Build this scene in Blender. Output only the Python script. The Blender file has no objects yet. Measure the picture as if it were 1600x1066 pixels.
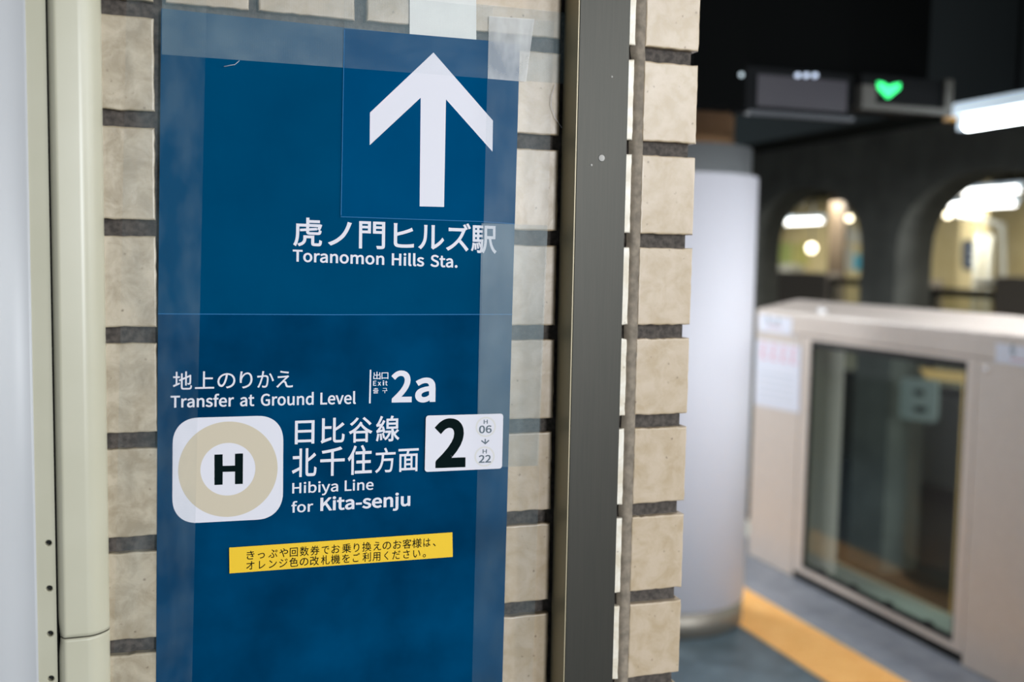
import bpy, bmesh, math, random
from mathutils import Vector, Matrix, noise
random.seed(7)
scene = bpy.context.scene
COL = scene.collection

# ------------------------------------------------------------------ camera
# The brick pillar's front face is the plane Y = 0, the floor is Z = 0 and the
# platform doors run along +Y.  Everything is in metres.
FPX = 1593.84                                   # focal length for a 1600 px wide frame
CAM = Vector((0.2226, -1.2079, 1.54))
RIGHT = Vector((0.94792131, -0.31799283, 0.01804849))
DOWN = Vector((-0.00858893, -0.08216671, -0.99658159))
FWD = Vector((0.31838878, 0.94452591, -0.08061879))
cam_data = bpy.data.cameras.new('camera')
cam_data.sensor_width = 36.0
cam_data.lens = FPX * 36.0 / 1600.0
cam_data.clip_start = 0.02
cam_data.dof.use_dof = True
cam_data.dof.focus_distance = 1.22
cam_data.dof.aperture_fstop = 2.4
cam = bpy.data.objects.new('camera', cam_data)
COL.objects.link(cam)
m3 = Matrix((RIGHT, -DOWN, -FWD)).transposed()
cam.matrix_world = Matrix.Translation(CAM) @ m3.to_4x4()
scene.camera = cam

# ------------------------------------------------------------------ world, unseen platform lights, exposure
scene.view_settings.view_transform = 'Standard'
scene.view_settings.look = 'None'
scene.view_settings.gamma = 1.0
scene.view_settings.exposure = 0.1
scene.view_settings.use_curve_mapping = False
w = bpy.data.worlds.new('station_air')
scene.world = w
w.use_nodes = True
w.node_tree.nodes['Background'].inputs[0].default_value = (0.86, 0.94, 1.0, 1)
w.node_tree.nodes['Background'].inputs[1].default_value = 0.26

def area_light(name, loc, target, sx, sy, watts, color):
    d = bpy.data.lights.new(name, 'AREA')
    d.shape = 'RECTANGLE'
    d.size, d.size_y, d.energy, d.color = sx, sy, watts, color
    o = bpy.data.objects.new(name, d)
    COL.objects.link(o)
    o.location = loc
    o.rotation_euler = (Vector(target) - Vector(loc)).to_track_quat('-Z', 'Y').to_euler()
    return o

COOL = (0.92, 0.96, 1.0)
# unseen ceiling lights, mostly added and aimed to brighten gate, column and floor
area_light('unseen_ceiling_light', (1.5, -1.7, 2.62), (1.2, -.9, 1.0), 0.25, 1.3, 4, COOL)
area_light('unseen_ceiling_light', (2.0, -.2, 2.6), (3.0, 1.6, .2), 0.25, 0.8, 14, COOL)
area_light('unseen_ceiling_light', (1.5, .25, 2.6), (3.0, 1.1, .5), 0.5, 0.8, 17, COOL)
area_light('unseen_ceiling_light', (0.6, 4.6, 2.5), (3.1, 3.2, .5), 0.7, 1.2, 64, COOL)
# the lamp row along the gates goes on unseen, with two lights added
area_light('unseen_side_light', (4.2, -16.0, 2.5), (1.6, 1.0, 1.0), 1.6, 0.8, 1480, COOL)  # far light added to brighten column and wall evenly
area_light('unseen_side_light', (2.45, -3.1, 2.45), (2.2, 2.6, .3), 1.0, 0.3, 30, COOL)  # added to brighten the column
area_light('unseen_side_light', (3.1, -2.1, 2.06), (1.0, -1.6, 1.2), 0.12, 1.2, 32, COOL)
area_light('unseen_side_light', (3.1, -.9, 2.06), (1.0, -.6, 1.2), 0.12, 1.2, 12, COOL)
area_light('unseen_ceiling_light', (1.9, 4.7, 2.5), (2.5, 3.0, .6), 0.6, 0.6, 60, COOL)  # added to light the column's back for the window reflection
# fluorescent rows over the far platform; near ones added to light the arch pillars
for yy in (-2, 1.5, 4.5, 7.5, 10.5, 13.5, 16.5):
    area_light('unseen_ceiling_light', (10.6, yy, 2.55), (10.2 if yy < 5 else 10.9, yy, 0), 0.3, 1.4, 90 if yy < 5 else 55, (1.0, 0.97, 0.88))

# ------------------------------------------------------------------ points on known planes
def ray(px, py):
    return RIGHT * ((px - 800.0) / FPX) + DOWN * ((py - 533.0) / FPX) + FWD
def on_x(px, py, x):
    d = ray(px, py); return CAM + d * ((x - CAM.x) / d.x)
def on_y(px, py, y=0.0):
    d = ray(px, py); return CAM + d * ((y - CAM.y) / d.y)
def on_z(px, py, z=0.0):
    d = ray(px, py); return CAM + d * ((z - CAM.z) / d.z)

# ------------------------------------------------------------------ mesh helpers
class MB:
    def __init__(self):
        self.v, self.f = [], []
    def add(self, vs, fs):
        n = len(self.v)
        self.v += [Vector(p) for p in vs]
        self.f += [[i + n for i in f] for f in fs]
        return self
    def box(self, x0, x1, y0, y1, z0, z1):
        vs = [(x, y, z) for z in (z0, z1) for y in (y0, y1) for x in (x0, x1)]
        return self.add(vs, [(0, 2, 3, 1), (4, 5, 7, 6), (0, 1, 5, 4), (1, 3, 7, 5), (3, 2, 6, 7), (2, 0, 4, 6)])
    def prism(self, base, ext):
        n = len(base); ext = Vector(ext)
        vs = [Vector(p) for p in base] + [Vector(p) + ext for p in base]
        fs = [list(range(n))[::-1], list(range(n, 2 * n))]
        fs += [(i, (i + 1) % n, n + (i + 1) % n, n + i) for i in range(n)]
        return self.add(vs, fs)
    def lathe(self, prof, c=(0, 0, 0), n=48, axis='Z'):
        vs, fs = [], []
        for r, h in prof:
            for k in range(n):
                a = 2 * math.pi * k / n
                p = (r * math.cos(a), r * math.sin(a), h)
                if axis == 'X': p = (h, r * math.cos(a), r * math.sin(a))
                if axis == 'Y': p = (r * math.cos(a), h, -r * math.sin(a))
                vs.append((p[0] + c[0], p[1] + c[1], p[2] + c[2]))
        for j in range(len(prof) - 1):
            for k in range(n):
                k2 = (k + 1) % n
                fs.append((j * n + k, j * n + k2, (j + 1) * n + k2, (j + 1) * n + k))
        fs.append(list(range(n))[::-1]); fs.append([(len(prof) - 1) * n + k for k in range(n)])
        return self.add(vs, fs)
    def tube(self, pts, r, n=10):
        pts = [Vector(p) for p in pts]; vs, fs = [], []
        for i, p in enumerate(pts):
            t = (pts[min(i + 1, len(pts) - 1)] - pts[max(i - 1, 0)]).normalized()
            a = t.orthogonal().normalized() if abs(t.z) > .95 else t.cross(Vector((0, 0, 1))).normalized()
            b = t.cross(a)
            for k in range(n):
                q = 2 * math.pi * k / n
                vs.append(p + a * (r * math.cos(q)) + b * (r * math.sin(q)))
        for i in range(len(pts) - 1):
            for k in range(n):
                k2 = (k + 1) % n
                fs.append((i * n + k, i * n + k2, (i + 1) * n + k2, (i + 1) * n + k))
        fs.append(list(range(n))[::-1]); fs.append([(len(pts) - 1) * n + k for k in range(n)])
        return self.add(vs, fs)
    def strip(self, prof, z0, z1, t=0.0):
        """open profile [(x, y)] swept from z0 to z1; t = sheet thickness to the back"""
        n = len(prof); rows = [z0, z1]; vs = []
        for z in rows: vs += [(x, y, z) for x, y in prof]
        fs = [(i, i + 1, n + i + 1, n + i) for i in range(n - 1)]
        return self.add(vs, fs)

def link(name, mb, mat, parent=None, smooth=False, bevel=0.0, seg=2, loc=None):
    me = bpy.data.meshes.new(name)
    off = Vector((0, 0, 0))
    if parent is not None: off = parent_world(parent)
    elif loc is not None: off = Vector(loc)
    me.from_pydata([v - off for v in mb.v], [], mb.f)
    bm = bmesh.new(); bm.from_mesh(me)
    bmesh.ops.recalc_face_normals(bm, faces=bm.faces)
    bm.to_mesh(me); bm.free()
    me.materials.append(mat)
    o = bpy.data.objects.new(name, me)
    COL.objects.link(o)
    if parent is not None: o.parent = parent
    elif loc is not None: o.location = loc
    if smooth:
        for p in me.polygons: p.use_smooth = True
    if bevel:
        b = o.modifiers.new('bevel', 'BEVEL'); b.width = bevel; b.segments = seg
        b.limit_method = 'ANGLE'; b.angle_limit = math.radians(35)
        for p in me.polygons: p.use_smooth = True
        wn = o.modifiers.new('normals', 'WEIGHTED_NORMAL'); wn.keep_sharp = True
    return o

def parent_world(o):
    p = Vector(o.location)
    while o.parent is not None:
        o = o.parent; p += Vector(o.location)
    return p

def tag(o, label=None, cat=None, group=None, kind=None):
    if label: o['label'] = label
    if cat: o['category'] = cat
    if group: o['group'] = group
    if kind: o['kind'] = kind
    return o

def thing(name, loc, label, cat, group=None, kind=None):
    o = bpy.data.objects.new(name, None); COL.objects.link(o)
    o.location = loc; o.empty_display_size = .05
    return tag(o, label, cat, group, kind)

# ------------------------------------------------------------------ materials
def new_mat(name):
    m = bpy.data.materials.new(name); m.use_nodes = True
    return m, m.node_tree, m.node_tree.nodes['Principled BSDF']

def col(c): return (c[0], c[1], c[2], 1)
def hexc(h):
    h = h.lstrip('#'); out = []
    for i in (0, 2, 4):
        v = int(h[i:i + 2], 16) / 255
        out.append(v / 12.92 if v <= .04045 else ((v + .055) / 1.055) ** 2.4)
    return tuple(out)

def pm(name, color, rough=.6, metal=0.0, c2=None, scale=40., detail=4., bump=0.0, spec=.5, stretch=None, lo=.35, hi=.65, coat=0.0):
    """plain procedural material; c2 mottles the colour with noise"""
    m, nt, b = new_mat(name)
    if isinstance(color, str): color = hexc(color)
    if isinstance(c2, str): c2 = hexc(c2)
    b.inputs['Base Color'].default_value = col(color)
    b.inputs['Roughness'].default_value = rough
    b.inputs['Metallic'].default_value = metal
    b.inputs['Specular IOR Level'].default_value = spec
    b.inputs['Coat Weight'].default_value = coat
    if c2 is not None or bump:
        tc = nt.nodes.new('ShaderNodeTexCoord'); mp = nt.nodes.new('ShaderNodeMapping')
        if stretch: mp.inputs['Scale'].default_value = stretch
        n = nt.nodes.new('ShaderNodeTexNoise'); n.inputs['Scale'].default_value = scale; n.inputs['Detail'].default_value = detail
        nt.links.new(tc.outputs['Object'], mp.inputs[0]); nt.links.new(mp.outputs[0], n.inputs['Vector'])
        if c2 is not None:
            r = nt.nodes.new('ShaderNodeValToRGB')
            r.color_ramp.elements[0].position = lo; r.color_ramp.elements[1].position = hi
            r.color_ramp.elements[0].color = col(color); r.color_ramp.elements[1].color = col(c2)
            nt.links.new(n.outputs[0], r.inputs[0]); nt.links.new(r.outputs[0], b.inputs['Base Color'])
        if bump:
            bp = nt.nodes.new('ShaderNodeBump'); bp.inputs['Strength'].default_value = bump; bp.inputs['Distance'].default_value = .002
            nt.links.new(n.outputs[0], bp.inputs['Height']); nt.links.new(bp.outputs[0], b.inputs['Normal'])
    return m

def emit(name, color, strength):
    m, nt, b = new_mat(name)
    if isinstance(color, str): color = hexc(color)
    b.inputs['Base Color'].default_value = col(color)
    b.inputs['Emission Color'].default_value = col(color)
    b.inputs['Emission Strength'].default_value = strength
    return m

def brick_mat(name, light, dark, speck, veins=0.5, bump=.12):
    m, nt, b = new_mat(name); N = nt.nodes; L = nt.links
    tc = N.new('ShaderNodeTexCoord'); geo = N.new('ShaderNodeNewGeometry')
    n1 = N.new('ShaderNodeTexNoise'); n1.inputs['Scale'].default_value = 38; n1.inputs['Detail'].default_value = 7; n1.inputs['Roughness'].default_value = .62; n1.inputs['Distortion'].default_value = veins
    n2 = N.new('ShaderNodeTexNoise'); n2.inputs['Scale'].default_value = 170; n2.inputs['Detail'].default_value = 3
    n3 = N.new('ShaderNodeTexVoronoi'); n3.inputs['Scale'].default_value = 62
    add = N.new('ShaderNodeVectorMath'); add.operation = 'ADD'
    cmb = N.new('ShaderNodeCombineXYZ')
    mul = N.new('ShaderNodeMath'); mul.operation = 'MULTIPLY'; mul.inputs[1].default_value = 9.0
    L.new(geo.outputs['Random Per Island'], mul.inputs[0])
    for k in range(3): L.new(mul.outputs[0], cmb.inputs[k])
    L.new(tc.outputs['Object'], add.inputs[0]); L.new(cmb.outputs[0], add.inputs[1])
    for n in (n1, n2, n3): L.new(add.outputs[0], n.inputs['Vector'])
    r = N.new('ShaderNodeValToRGB'); r.color_ramp.elements[0].position = .36; r.color_ramp.elements[1].position = .62
    r.color_ramp.elements[0].color = col(hexc(dark)); r.color_ramp.elements[1].color = col(hexc(light))
    L.new(n1.outputs[0], r.inputs[0])
    # dark specks where a voronoi cell centre is near and the fine noise is high
    s = N.new('ShaderNodeValToRGB'); s.color_ramp.elements[0].position = .0; s.color_ramp.elements[1].position = .14
    s.color_ramp.elements[0].color = (1, 1, 1, 1); s.color_ramp.elements[1].color = (0, 0, 0, 1)
    L.new(n3.outputs['Distance'], s.inputs[0])
    gate = N.new('ShaderNodeMath'); gate.operation = 'GREATER_THAN'; gate.inputs[1].default_value = .50
    L.new(n2.outputs[0], gate.inputs[0])
    sm = N.new('ShaderNodeMath'); sm.operation = 'MULTIPLY'; L.new(s.outputs[0], sm.inputs[0]); L.new(gate.outputs[0], sm.inputs[1])
    mix = N.new('ShaderNodeMix'); mix.data_type = 'RGBA'
    L.new(sm.outputs[0], mix.inputs[0]); L.new(r.outputs[0], mix.inputs[6]); mix.inputs[7].default_value = col(hexc(speck))
    L.new(mix.outputs[2], b.inputs['Base Color'])
    b.inputs['Roughness'].default_value = .33
    bp = N.new('ShaderNodeBump'); bp.inputs['Strength'].default_value = bump; bp.inputs['Distance'].default_value = .0015
    L.new(n1.outputs[0], bp.inputs['Height']); L.new(bp.outputs[0], b.inputs['Normal'])
    return m

def tape_mat(name, alpha, var, vertical=False, color='#98b0b6', ribs=.05):
    """clear woven packing tape: mostly see-through, fine ribs and milky bubbles"""
    m, nt, b = new_mat(name); N = nt.nodes; L = nt.links
    out = N['Material Output']
    b.inputs['Base Color'].default_value = col(hexc(color)); b.inputs['Roughness'].default_value = .32
    tc = N.new('ShaderNodeTexCoord')
    wv = N.new('ShaderNodeTexWave'); wv.bands_direction = 'X' if vertical else 'Z'
    wv.inputs['Scale'].default_value = 165; wv.inputs['Distortion'].default_value = 1.2; wv.inputs['Detail'].default_value = 1
    n = N.new('ShaderNodeTexNoise'); n.inputs['Scale'].default_value = 26; n.inputs['Detail'].default_value = 3
    mp = N.new('ShaderNodeMapping'); mp.inputs['Scale'].default_value = (1.0, 1, .5) if not vertical else (.6, 1, 1)
    L.new(tc.outputs['Object'], wv.inputs[0]); L.new(tc.outputs['Object'], mp.inputs[0]); L.new(mp.outputs[0], n.inputs['Vector'])
    mr = N.new('ShaderNodeMapRange'); mr.inputs['From Min'].default_value = .4; mr.inputs['From Max'].default_value = .7
    mr.inputs['To Min'].default_value = alpha; mr.inputs['To Max'].default_value = alpha + var
    L.new(n.outputs[0], mr.inputs[0])
    m2 = N.new('ShaderNodeMath'); m2.operation = 'MULTIPLY_ADD'
    m2.inputs[1].default_value = ribs; L.new(wv.outputs['Fac'], m2.inputs[0]); L.new(mr.outputs[0], m2.inputs[2])
    tr = N.new('ShaderNodeBsdfTransparent'); mx = N.new('ShaderNodeMixShader')
    L.new(m2.outputs[0], mx.inputs[0]); L.new(tr.outputs[0], mx.inputs[1]); L.new(b.outputs[0], mx.inputs[2])
    L.new(mx.outputs[0], out.inputs['Surface'])
    bp = N.new('ShaderNodeBump'); bp.inputs['Strength'].default_value = .12; bp.inputs['Distance'].default_value = .0006
    L.new(n.outputs[0], bp.inputs['Height']); L.new(bp.outputs[0], b.inputs['Normal'])
    return m

def glass_mat(name, tint, keep=.86):
    m, nt, b = new_mat(name); N = nt.nodes; L = nt.links
    tr = N.new('ShaderNodeBsdfTransparent'); tr.inputs[0].default_value = col(tint)
    gl = N.new('ShaderNodeBsdfGlossy'); gl.inputs['Roughness'].default_value = .03; gl.inputs[0].default_value = (1, 1, 1, 1)
    fr = N.new('ShaderNodeFresnel'); fr.inputs[0].default_value = 1.5
    mx = N.new('ShaderNodeMixShader')
    geo = N.new('ShaderNodeNewGeometry'); inv = N.new('ShaderNodeMath'); inv.operation = 'SUBTRACT'; inv.inputs[0].default_value = 1.0
    mul = N.new('ShaderNodeMath'); mul.operation = 'MULTIPLY'
    L.new(geo.outputs['Backfacing'], inv.inputs[1]); L.new(inv.outputs[0], mul.inputs[0]); L.new(fr.outputs[0], mul.inputs[1])   # the far face of the pane only transmits
    L.new(mul.outputs[0], mx.inputs[0]); L.new(tr.outputs[0], mx.inputs[1]); L.new(gl.outputs[0], mx.inputs[2])
    L.new(mx.outputs[0], N['Material Output'].inputs['Surface'])
    return m

M_BRICK = brick_mat('glazed_brick', '#bcaa93', '#ad997c', '#6b5840', .4, .22)
M_BRICK_OLD = brick_mat('weathered_brick', '#b8ab94', '#998b73', '#6b5a44', .45, .25)
M_BRICK_PALE = brick_mat('pale_brick', '#e2dccf', '#cdc1ab', '#8a7458', .6)
M_MORTAR = pm('mortar', '#57504a', .95, c2='#3c3733', scale=160, bump=.6)
M_CAULK = pm('pale_mortar', '#8d8171', .8, c2='#71675a', scale=90, bump=.5)
M_STEEL = pm('brushed_steel', '#35332d', .46, .55, c2='#31302a', scale=40, stretch=(14, 14, .35), bump=.02)
M_PANEL = pm('painted_panel', '#b9babc', .42, c2='#b6b7b9', scale=8)
M_TRIM = pm('cream_trim', '#bdb9a4', .34, c2='#b9b59f', scale=12)
M_DARK = pm('black_void', '#0b0d0d', .8)
M_BLUE_UP = pm('blue_print_upper', '#004468', .5, c2='#003f62', scale=9, spec=.0)
M_BLUE_LOW = pm('blue_print_lower_shaded', '#004066', .5, c2='#003050', scale=9, spec=.0)  # same ink as the upper sheet; light falloff and sheen painted darker
M_BLUE_ARROW = pm('blue_print_arrow', '#004770', .45, c2='#00426a', scale=9, spec=.0)
M_WHITE = pm('white_print', '#d9d7de', .5, spec=.12)
M_BLACK = pm('black_print', '#061516', .6, spec=.02)
M_BEIGE = pm('beige_print', '#c8bca6', .5, spec=.12)
M_GREYINK = pm('grey_print', '#5f6b74', .5, spec=.12)
M_PALERING = pm('pale_ring_print', '#d3d0cc', .5, spec=.12)
M_YELLOW = pm('yellow_paper', '#eac032', .5, spec=.12)
M_PAPER = pm('white_paper', '#d3d3cf', .7, c2='#d8d9d4', scale=30)

# ---- outline letters: advance, then bezier points (x y, left handle, right handle) per contour, 1000 units to the em
GLYPHS = {
'-': (349, '46 246 0 24 86 0 303 246 -85 0 0 24 303 316 0 -23 -85 0 46 316 86 0 0 -23'),
'.': (279, '140 -13 -38 0 36 0 206 56 0 -41 0 42 140 127 36 0 -38 0 73 56 0 42 0 -41'),
'0': (557, '279 -13 -140 0 140 0 508 371 0 -258 0 255 279 749 140 0 -140 0 50 371 0 255 0 -258|279 61 84 0 -83 0 139 371 0 -216 0 215 279 677 -83 0 84 0 420 371 0 215 0 -216'),
'2': (557, '44 0 0 18 155 0 507 0 -154 0 0 26 507 79 0 -26 -68 0 303 79 68 0 -37 0 183 72 38 3 173 164 472 533 0 -147 0 131 257 749 132 0 -93 0 40 642 59 65 18 -18 93 590 -17 17 42 49 246 675 -60 0 91 0 382 529 0 85 0 -126 44 54 231 202 0 -18'),
'6': (557, '302 -13 -140 0 115 0 514 226 0 -143 0 155 309 457 125 0 -57 0 143 369 45 55 4 228 332 674 -102 0 45 0 449 618 -28 34 17 18 501 674 -17 -19 -41 44 328 749 77 0 -142 0 56 352 0 288 0 -244|145 295 10 -152 48 69 294 389 -45 0 90 0 427 226 0 99 0 -100 302 59 71 0 -92 0'),
'E': (592, '101 0 0 245 145 0 536 0 -145 0 0 26 536 79 0 -26 -114 0 194 79 114 0 0 90 194 348 0 -90 93 0 473 348 -93 0 0 26 473 427 0 -27 -93 0 194 427 93 0 0 77 194 658 0 -77 110 0 525 658 -110 0 0 26 525 736 0 -26 -141 0 101 736 142 0 0 -245'),
'G': (692, '391 -13 -194 0 98 0 618 72 -48 -49 0 103 618 382 0 -103 -81 0 376 382 80 0 0 -26 376 304 0 26 52 0 532 304 -52 0 0 -64 532 111 0 65 -29 -27 400 68 52 0 -158 0 154 371 0 -186 0 183 399 668 -149 0 73 0 557 599 -37 38 17 20 608 659 -17 -20 -43 44 396 749 102 0 -195 0 58 368 0 238 0 -239'),
'H': (731, '101 0 0 245 31 0 194 0 -31 0 0 116 194 348 0 -116 114 0 537 348 -114 0 0 -116 537 0 0 116 31 0 631 0 -31 0 0 245 631 736 0 -245 -31 0 537 736 31 0 0 -103 537 428 0 103 -114 0 194 428 114 0 0 103 194 736 0 -103 -31 0 101 736 31 0 0 -245'),
'K': (649, '101 0 0 245 31 0 194 0 -31 0 0 78 194 233 0 -78 42 50 320 384 -42 -51 74 -128 541 0 -73 128 35 0 645 0 -35 0 -89 152 379 457 88 -152 77 93 610 736 -77 -93 -36 0 504 736 35 0 -103 -123 196 367 103 123 -1 0 194 367 1 0 0 123 194 736 0 -123 -31 0 101 736 31 0 0 -245'),
'L': (545, '101 0 0 245 139 0 516 0 -138 0 0 26 516 79 0 -26 -107 0 194 79 107 0 0 219 194 736 0 -219 -31 0 101 736 31 0 0 -245'),
'S': (599, '305 -13 -104 0 154 0 555 196 0 -117 0 109 404 393 85 -37 -35 15 299 438 35 -15 -57 24 177 561 0 -72 0 66 314 668 -83 0 69 0 482 600 -45 42 16 19 530 659 -16 -20 -51 53 314 749 88 0 -133 0 82 554 0 114 0 -107 232 366 -68 29 35 -16 337 319 -35 16 71 -31 461 188 0 76 0 -71 306 68 98 0 -76 0 103 160 53 -56 -18 -22 48 95 19 22 63 -66'),
'T': (602, '254 0 0 219 31 0 348 0 -32 0 0 219 348 658 0 -219 74 0 570 658 -74 0 0 26 570 736 0 -26 -179 0 31 736 180 0 0 -26 31 658 0 26 74 0 254 658 -74 0 0 -219'),
'a': (565, '218 -13 -91 0 67 0 399 65 -52 -43 1 0 402 65 -1 0 2 -21 410 0 -3 22 25 0 485 0 -25 0 0 112 485 335 0 -111 0 136 296 559 134 0 -88 0 82 488 50 32 12 -21 118 425 -12 21 43 29 281 483 -63 0 90 0 394 345 0 71 -232 -26 59 142 0 118 0 -99|244 61 52 0 -54 0 148 148 0 -63 0 70 394 284 -184 -21 0 -50 394 133 0 50 -54 -48'),
'b': (621, '332 -13 -50 0 125 0 569 281 0 -187 0 169 353 559 140 0 -62 0 181 483 50 42 1 33 185 581 -2 -33 0 73 185 799 0 -73 -31 0 92 799 31 0 0 -266 92 0 0 266 25 0 166 0 -25 0 2 19 174 56 -3 -19 1 0 178 56 -2 0 47 -43|317 64 91 0 -36 0 185 121 47 -43 0 95 185 408 0 -96 51 48 329 482 -45 0 105 0 474 280 0 122 0 -134'),
'd': (623, '278 -13 -136 0 65 0 444 64 -42 -42 1 0 447 64 -1 0 3 -21 455 0 -3 21 25 0 530 0 -25 0 0 266 530 799 0 -266 -30 0 438 799 31 0 0 -69 438 590 0 70 2 -32 443 496 -2 31 -48 39 289 559 65 0 -124 0 53 272 0 177 0 -182|298 64 51 0 -95 0 148 273 0 -131 0 125 305 482 -87 0 46 0 438 425 -45 41 0 -96 438 139 0 95 -45 -51'),
'e': (556, '313 -13 -145 0 74 0 492 42 -47 -31 -11 21 460 103 11 -20 -41 -27 323 60 54 0 -103 0 143 251 6 -116 122 0 510 251 -122 0 2 14 514 303 0 -20 0 156 296 559 140 0 -124 0 52 272 0 178 0 -180|142 316 97 0 11 109 298 486 -77 0 86 0 434 316 0 111 -98 0'),
'f': (326, '33 471 0 23 25 0 107 471 -24 0 0 -157 107 0 0 157 31 0 199 0 -31 0 0 157 199 471 0 -157 38 0 314 471 -38 0 0 25 314 545 0 -24 -38 0 199 545 38 0 0 29 199 632 0 -29 0 70 276 739 -52 0 19 0 337 724 -20 10 7 24 358 795 -7 -23 -26 10 266 813 34 0 -108 0 107 633 0 110 0 -29 107 545 0 29 -24 -1 33 540 25 2 0 -23'),
'i': (276, '92 0 0 182 31 0 185 0 -31 0 0 182 185 545 0 -181 -31 0 92 545 31 0 0 -181|139 658 -37 0 36 0 200 719 0 -37 0 35 139 778 36 0 -37 0 78 719 0 35 0 -37'),
'j': (276, '35 -243 -32 0 109 0 185 -62 0 -112 0 202 185 545 0 -202 -31 0 93 545 31 0 0 -202 93 -62 0 202 0 -67 26 -170 54 0 -19 0 -26 -160 14 -5 -6 -23 -44 -229 6 23 19 -8|139 658 -37 0 35 0 200 719 0 -37 0 35 139 778 35 0 -37 0 77 719 0 35 0 -37'),
'l': (285, '189 -13 -68 0 25 0 242 -5 -13 -4 -4 23 229 65 4 -23 -10 -2 210 63 5 0 -14 0 185 102 0 -28 0 233 185 799 0 -232 -31 0 92 799 31 0 0 -230 92 108 0 231 0 -77'),
'm': (930, '92 0 0 182 31 0 185 0 -31 0 0 132 185 396 0 -132 49 56 321 479 -41 0 70 0 423 333 0 103 0 -111 423 0 0 111 30 0 514 0 -30 0 0 132 514 396 0 -132 51 56 652 479 -42 0 69 0 753 333 0 103 0 -111 753 0 0 111 31 0 845 0 -31 0 0 115 845 345 0 -115 0 139 680 559 111 0 -67 0 499 455 57 61 -22 64 349 559 84 0 -66 0 179 466 48 52 -1 0 177 466 0 0 -3 26 168 545 3 -26 -25 0 92 545 26 0 0 -181'),
'n': (613, '92 0 0 182 31 0 185 0 -31 0 0 132 185 396 0 -132 54 55 333 479 -56 0 73 0 437 333 0 103 0 -111 437 0 0 111 30 0 528 0 -30 0 0 115 528 345 0 -115 0 139 362 559 114 0 -75 0 179 466 51 52 -1 0 177 466 0 0 -3 26 168 545 3 -26 -25 0 92 545 26 0 0 -181'),
'o': (609, '304 -13 -133 0 134 0 556 272 0 -181 0 182 304 559 134 0 -133 0 52 272 0 182 0 -181|304 63 95 0 -94 0 147 272 0 -125 0 126 304 482 -94 0 95 0 463 272 0 126 0 -125'),
'r': (390, '92 0 0 182 31 0 185 0 -31 0 0 117 185 351 0 -117 36 92 321 477 -45 0 23 0 375 468 -18 6 5 26 392 547 -6 -26 -17 9 333 559 25 0 -60 0 179 446 38 69 -1 0 177 446 0 0 -3 33 168 545 3 -33 -25 0 92 545 26 0 0 -181'),
's': (470, '235 -13 -77 0 129 0 433 149 0 -89 0 103 267 314 80 -30 -61 23 150 409 0 -51 0 43 251 488 -69 0 48 0 375 440 -38 27 14 19 419 497 -15 -19 -41 34 250 559 67 0 -119 0 62 405 0 86 0 -94 221 247 -76 28 60 -22 345 144 0 55 0 -48 238 58 72 0 -65 0 76 124 49 -40 -14 -21 32 62 15 21 51 -43'),
't': (379, '263 -13 -115 0 34 0 365 7 -32 -10 -6 23 347 76 6 -23 -19 -8 284 61 20 0 -63 0 200 166 0 -67 0 101 200 471 0 -102 49 0 349 471 -50 0 0 25 349 545 0 -24 -50 0 200 545 49 0 0 52 200 699 0 -51 -26 0 124 699 25 0 -4 -51 113 545 4 52 -28 -1 27 540 29 2 0 -23 27 471 0 23 27 0 108 471 -27 0 0 -101 108 169 0 101 0 -110'),
'u': (610, '252 -13 -115 0 74 0 432 85 -51 -59 1 0 435 85 -1 0 2 -28 442 0 -2 28 25 0 518 0 -25 0 0 182 518 545 0 -181 -30 0 427 545 30 0 0 -129 427 159 0 129 -52 -65 279 66 56 0 -72 0 177 211 0 -102 0 111 177 545 0 -111 -31 0 84 545 31 0 0 -115 84 200 0 115 0 -140'),
'v': (523, '210 0 -66 182 36 0 317 0 -35 0 65 182 510 545 -64 -181 -30 0 420 545 30 0 -35 -103 316 235 35 103 -16 -53 266 74 16 53 -2 0 261 74 2 0 -16 53 211 235 17 -53 -34 103 108 545 35 -103 -31 0 13 545 32 0 66 -181'),
'x': (500, '15 0 60 95 32 0 111 0 -32 0 25 43 185 128 -25 -43 19 33 240 225 -19 -31 2 0 245 225 -2 0 21 -31 304 128 -18 33 27 -43 385 0 -27 43 33 0 485 0 -33 0 -60 92 305 275 60 -92 56 90 471 545 -55 -90 -32 0 376 545 31 0 -23 -39 308 426 23 40 -17 -31 260 334 16 32 -2 0 255 334 2 0 -18 32 202 426 16 -31 -25 40 129 545 24 -39 -34 0 29 545 33 0 55 -87 195 284 -55 87 -60 -95'),
'y': (523, '101 -235 -25 0 109 0 305 -46 -38 -107 69 197 510 545 -68 -197 -30 0 421 545 30 0 -33 -100 322 243 33 101 -14 -49 278 88 14 51 -1 0 273 88 2 0 -19 52 219 243 17 -48 -37 101 108 545 37 -100 -31 0 13 545 32 0 73 -182 232 -1 -73 182 -4 -14 220 -42 4 14 -23 -67 97 -160 62 0 -15 0 55 -151 11 -4 -6 -24 37 -224 6 24 17 -7'),
'、': (1004, '274 -56 -64 79 23 19 342 2 -22 -19 -62 73 118 225 72 -58 -22 -19 52 168 22 19 72 -59'),
'。': (1004, '195 245 85 0 -84 0 42 92 0 85 0 -85 195 -61 -84 0 85 0 349 92 0 -85 0 85|195 -10 57 0 -55 0 93 92 0 -57 0 56 195 194 -55 0 57 0 297 92 0 56 0 -57'),
'い': (1004, '224 701 -4 -24 -33 1 127 703 32 -1 6 -24 134 614 0 23 0 -59 145 345 -9 88 27 -260 359 -9 -96 0 67 0 547 220 -60 -171 -21 24 484 291 21 -24 -26 -100 360 86 51 0 -72 0 223 366 14 -168 -7 83 216 604 0 -64 0 26|747 673 90 -117 -26 -9 669 646 26 9 96 -118 844 141 -18 181 26 11 924 174 -27 -11 -15 169'),
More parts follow.
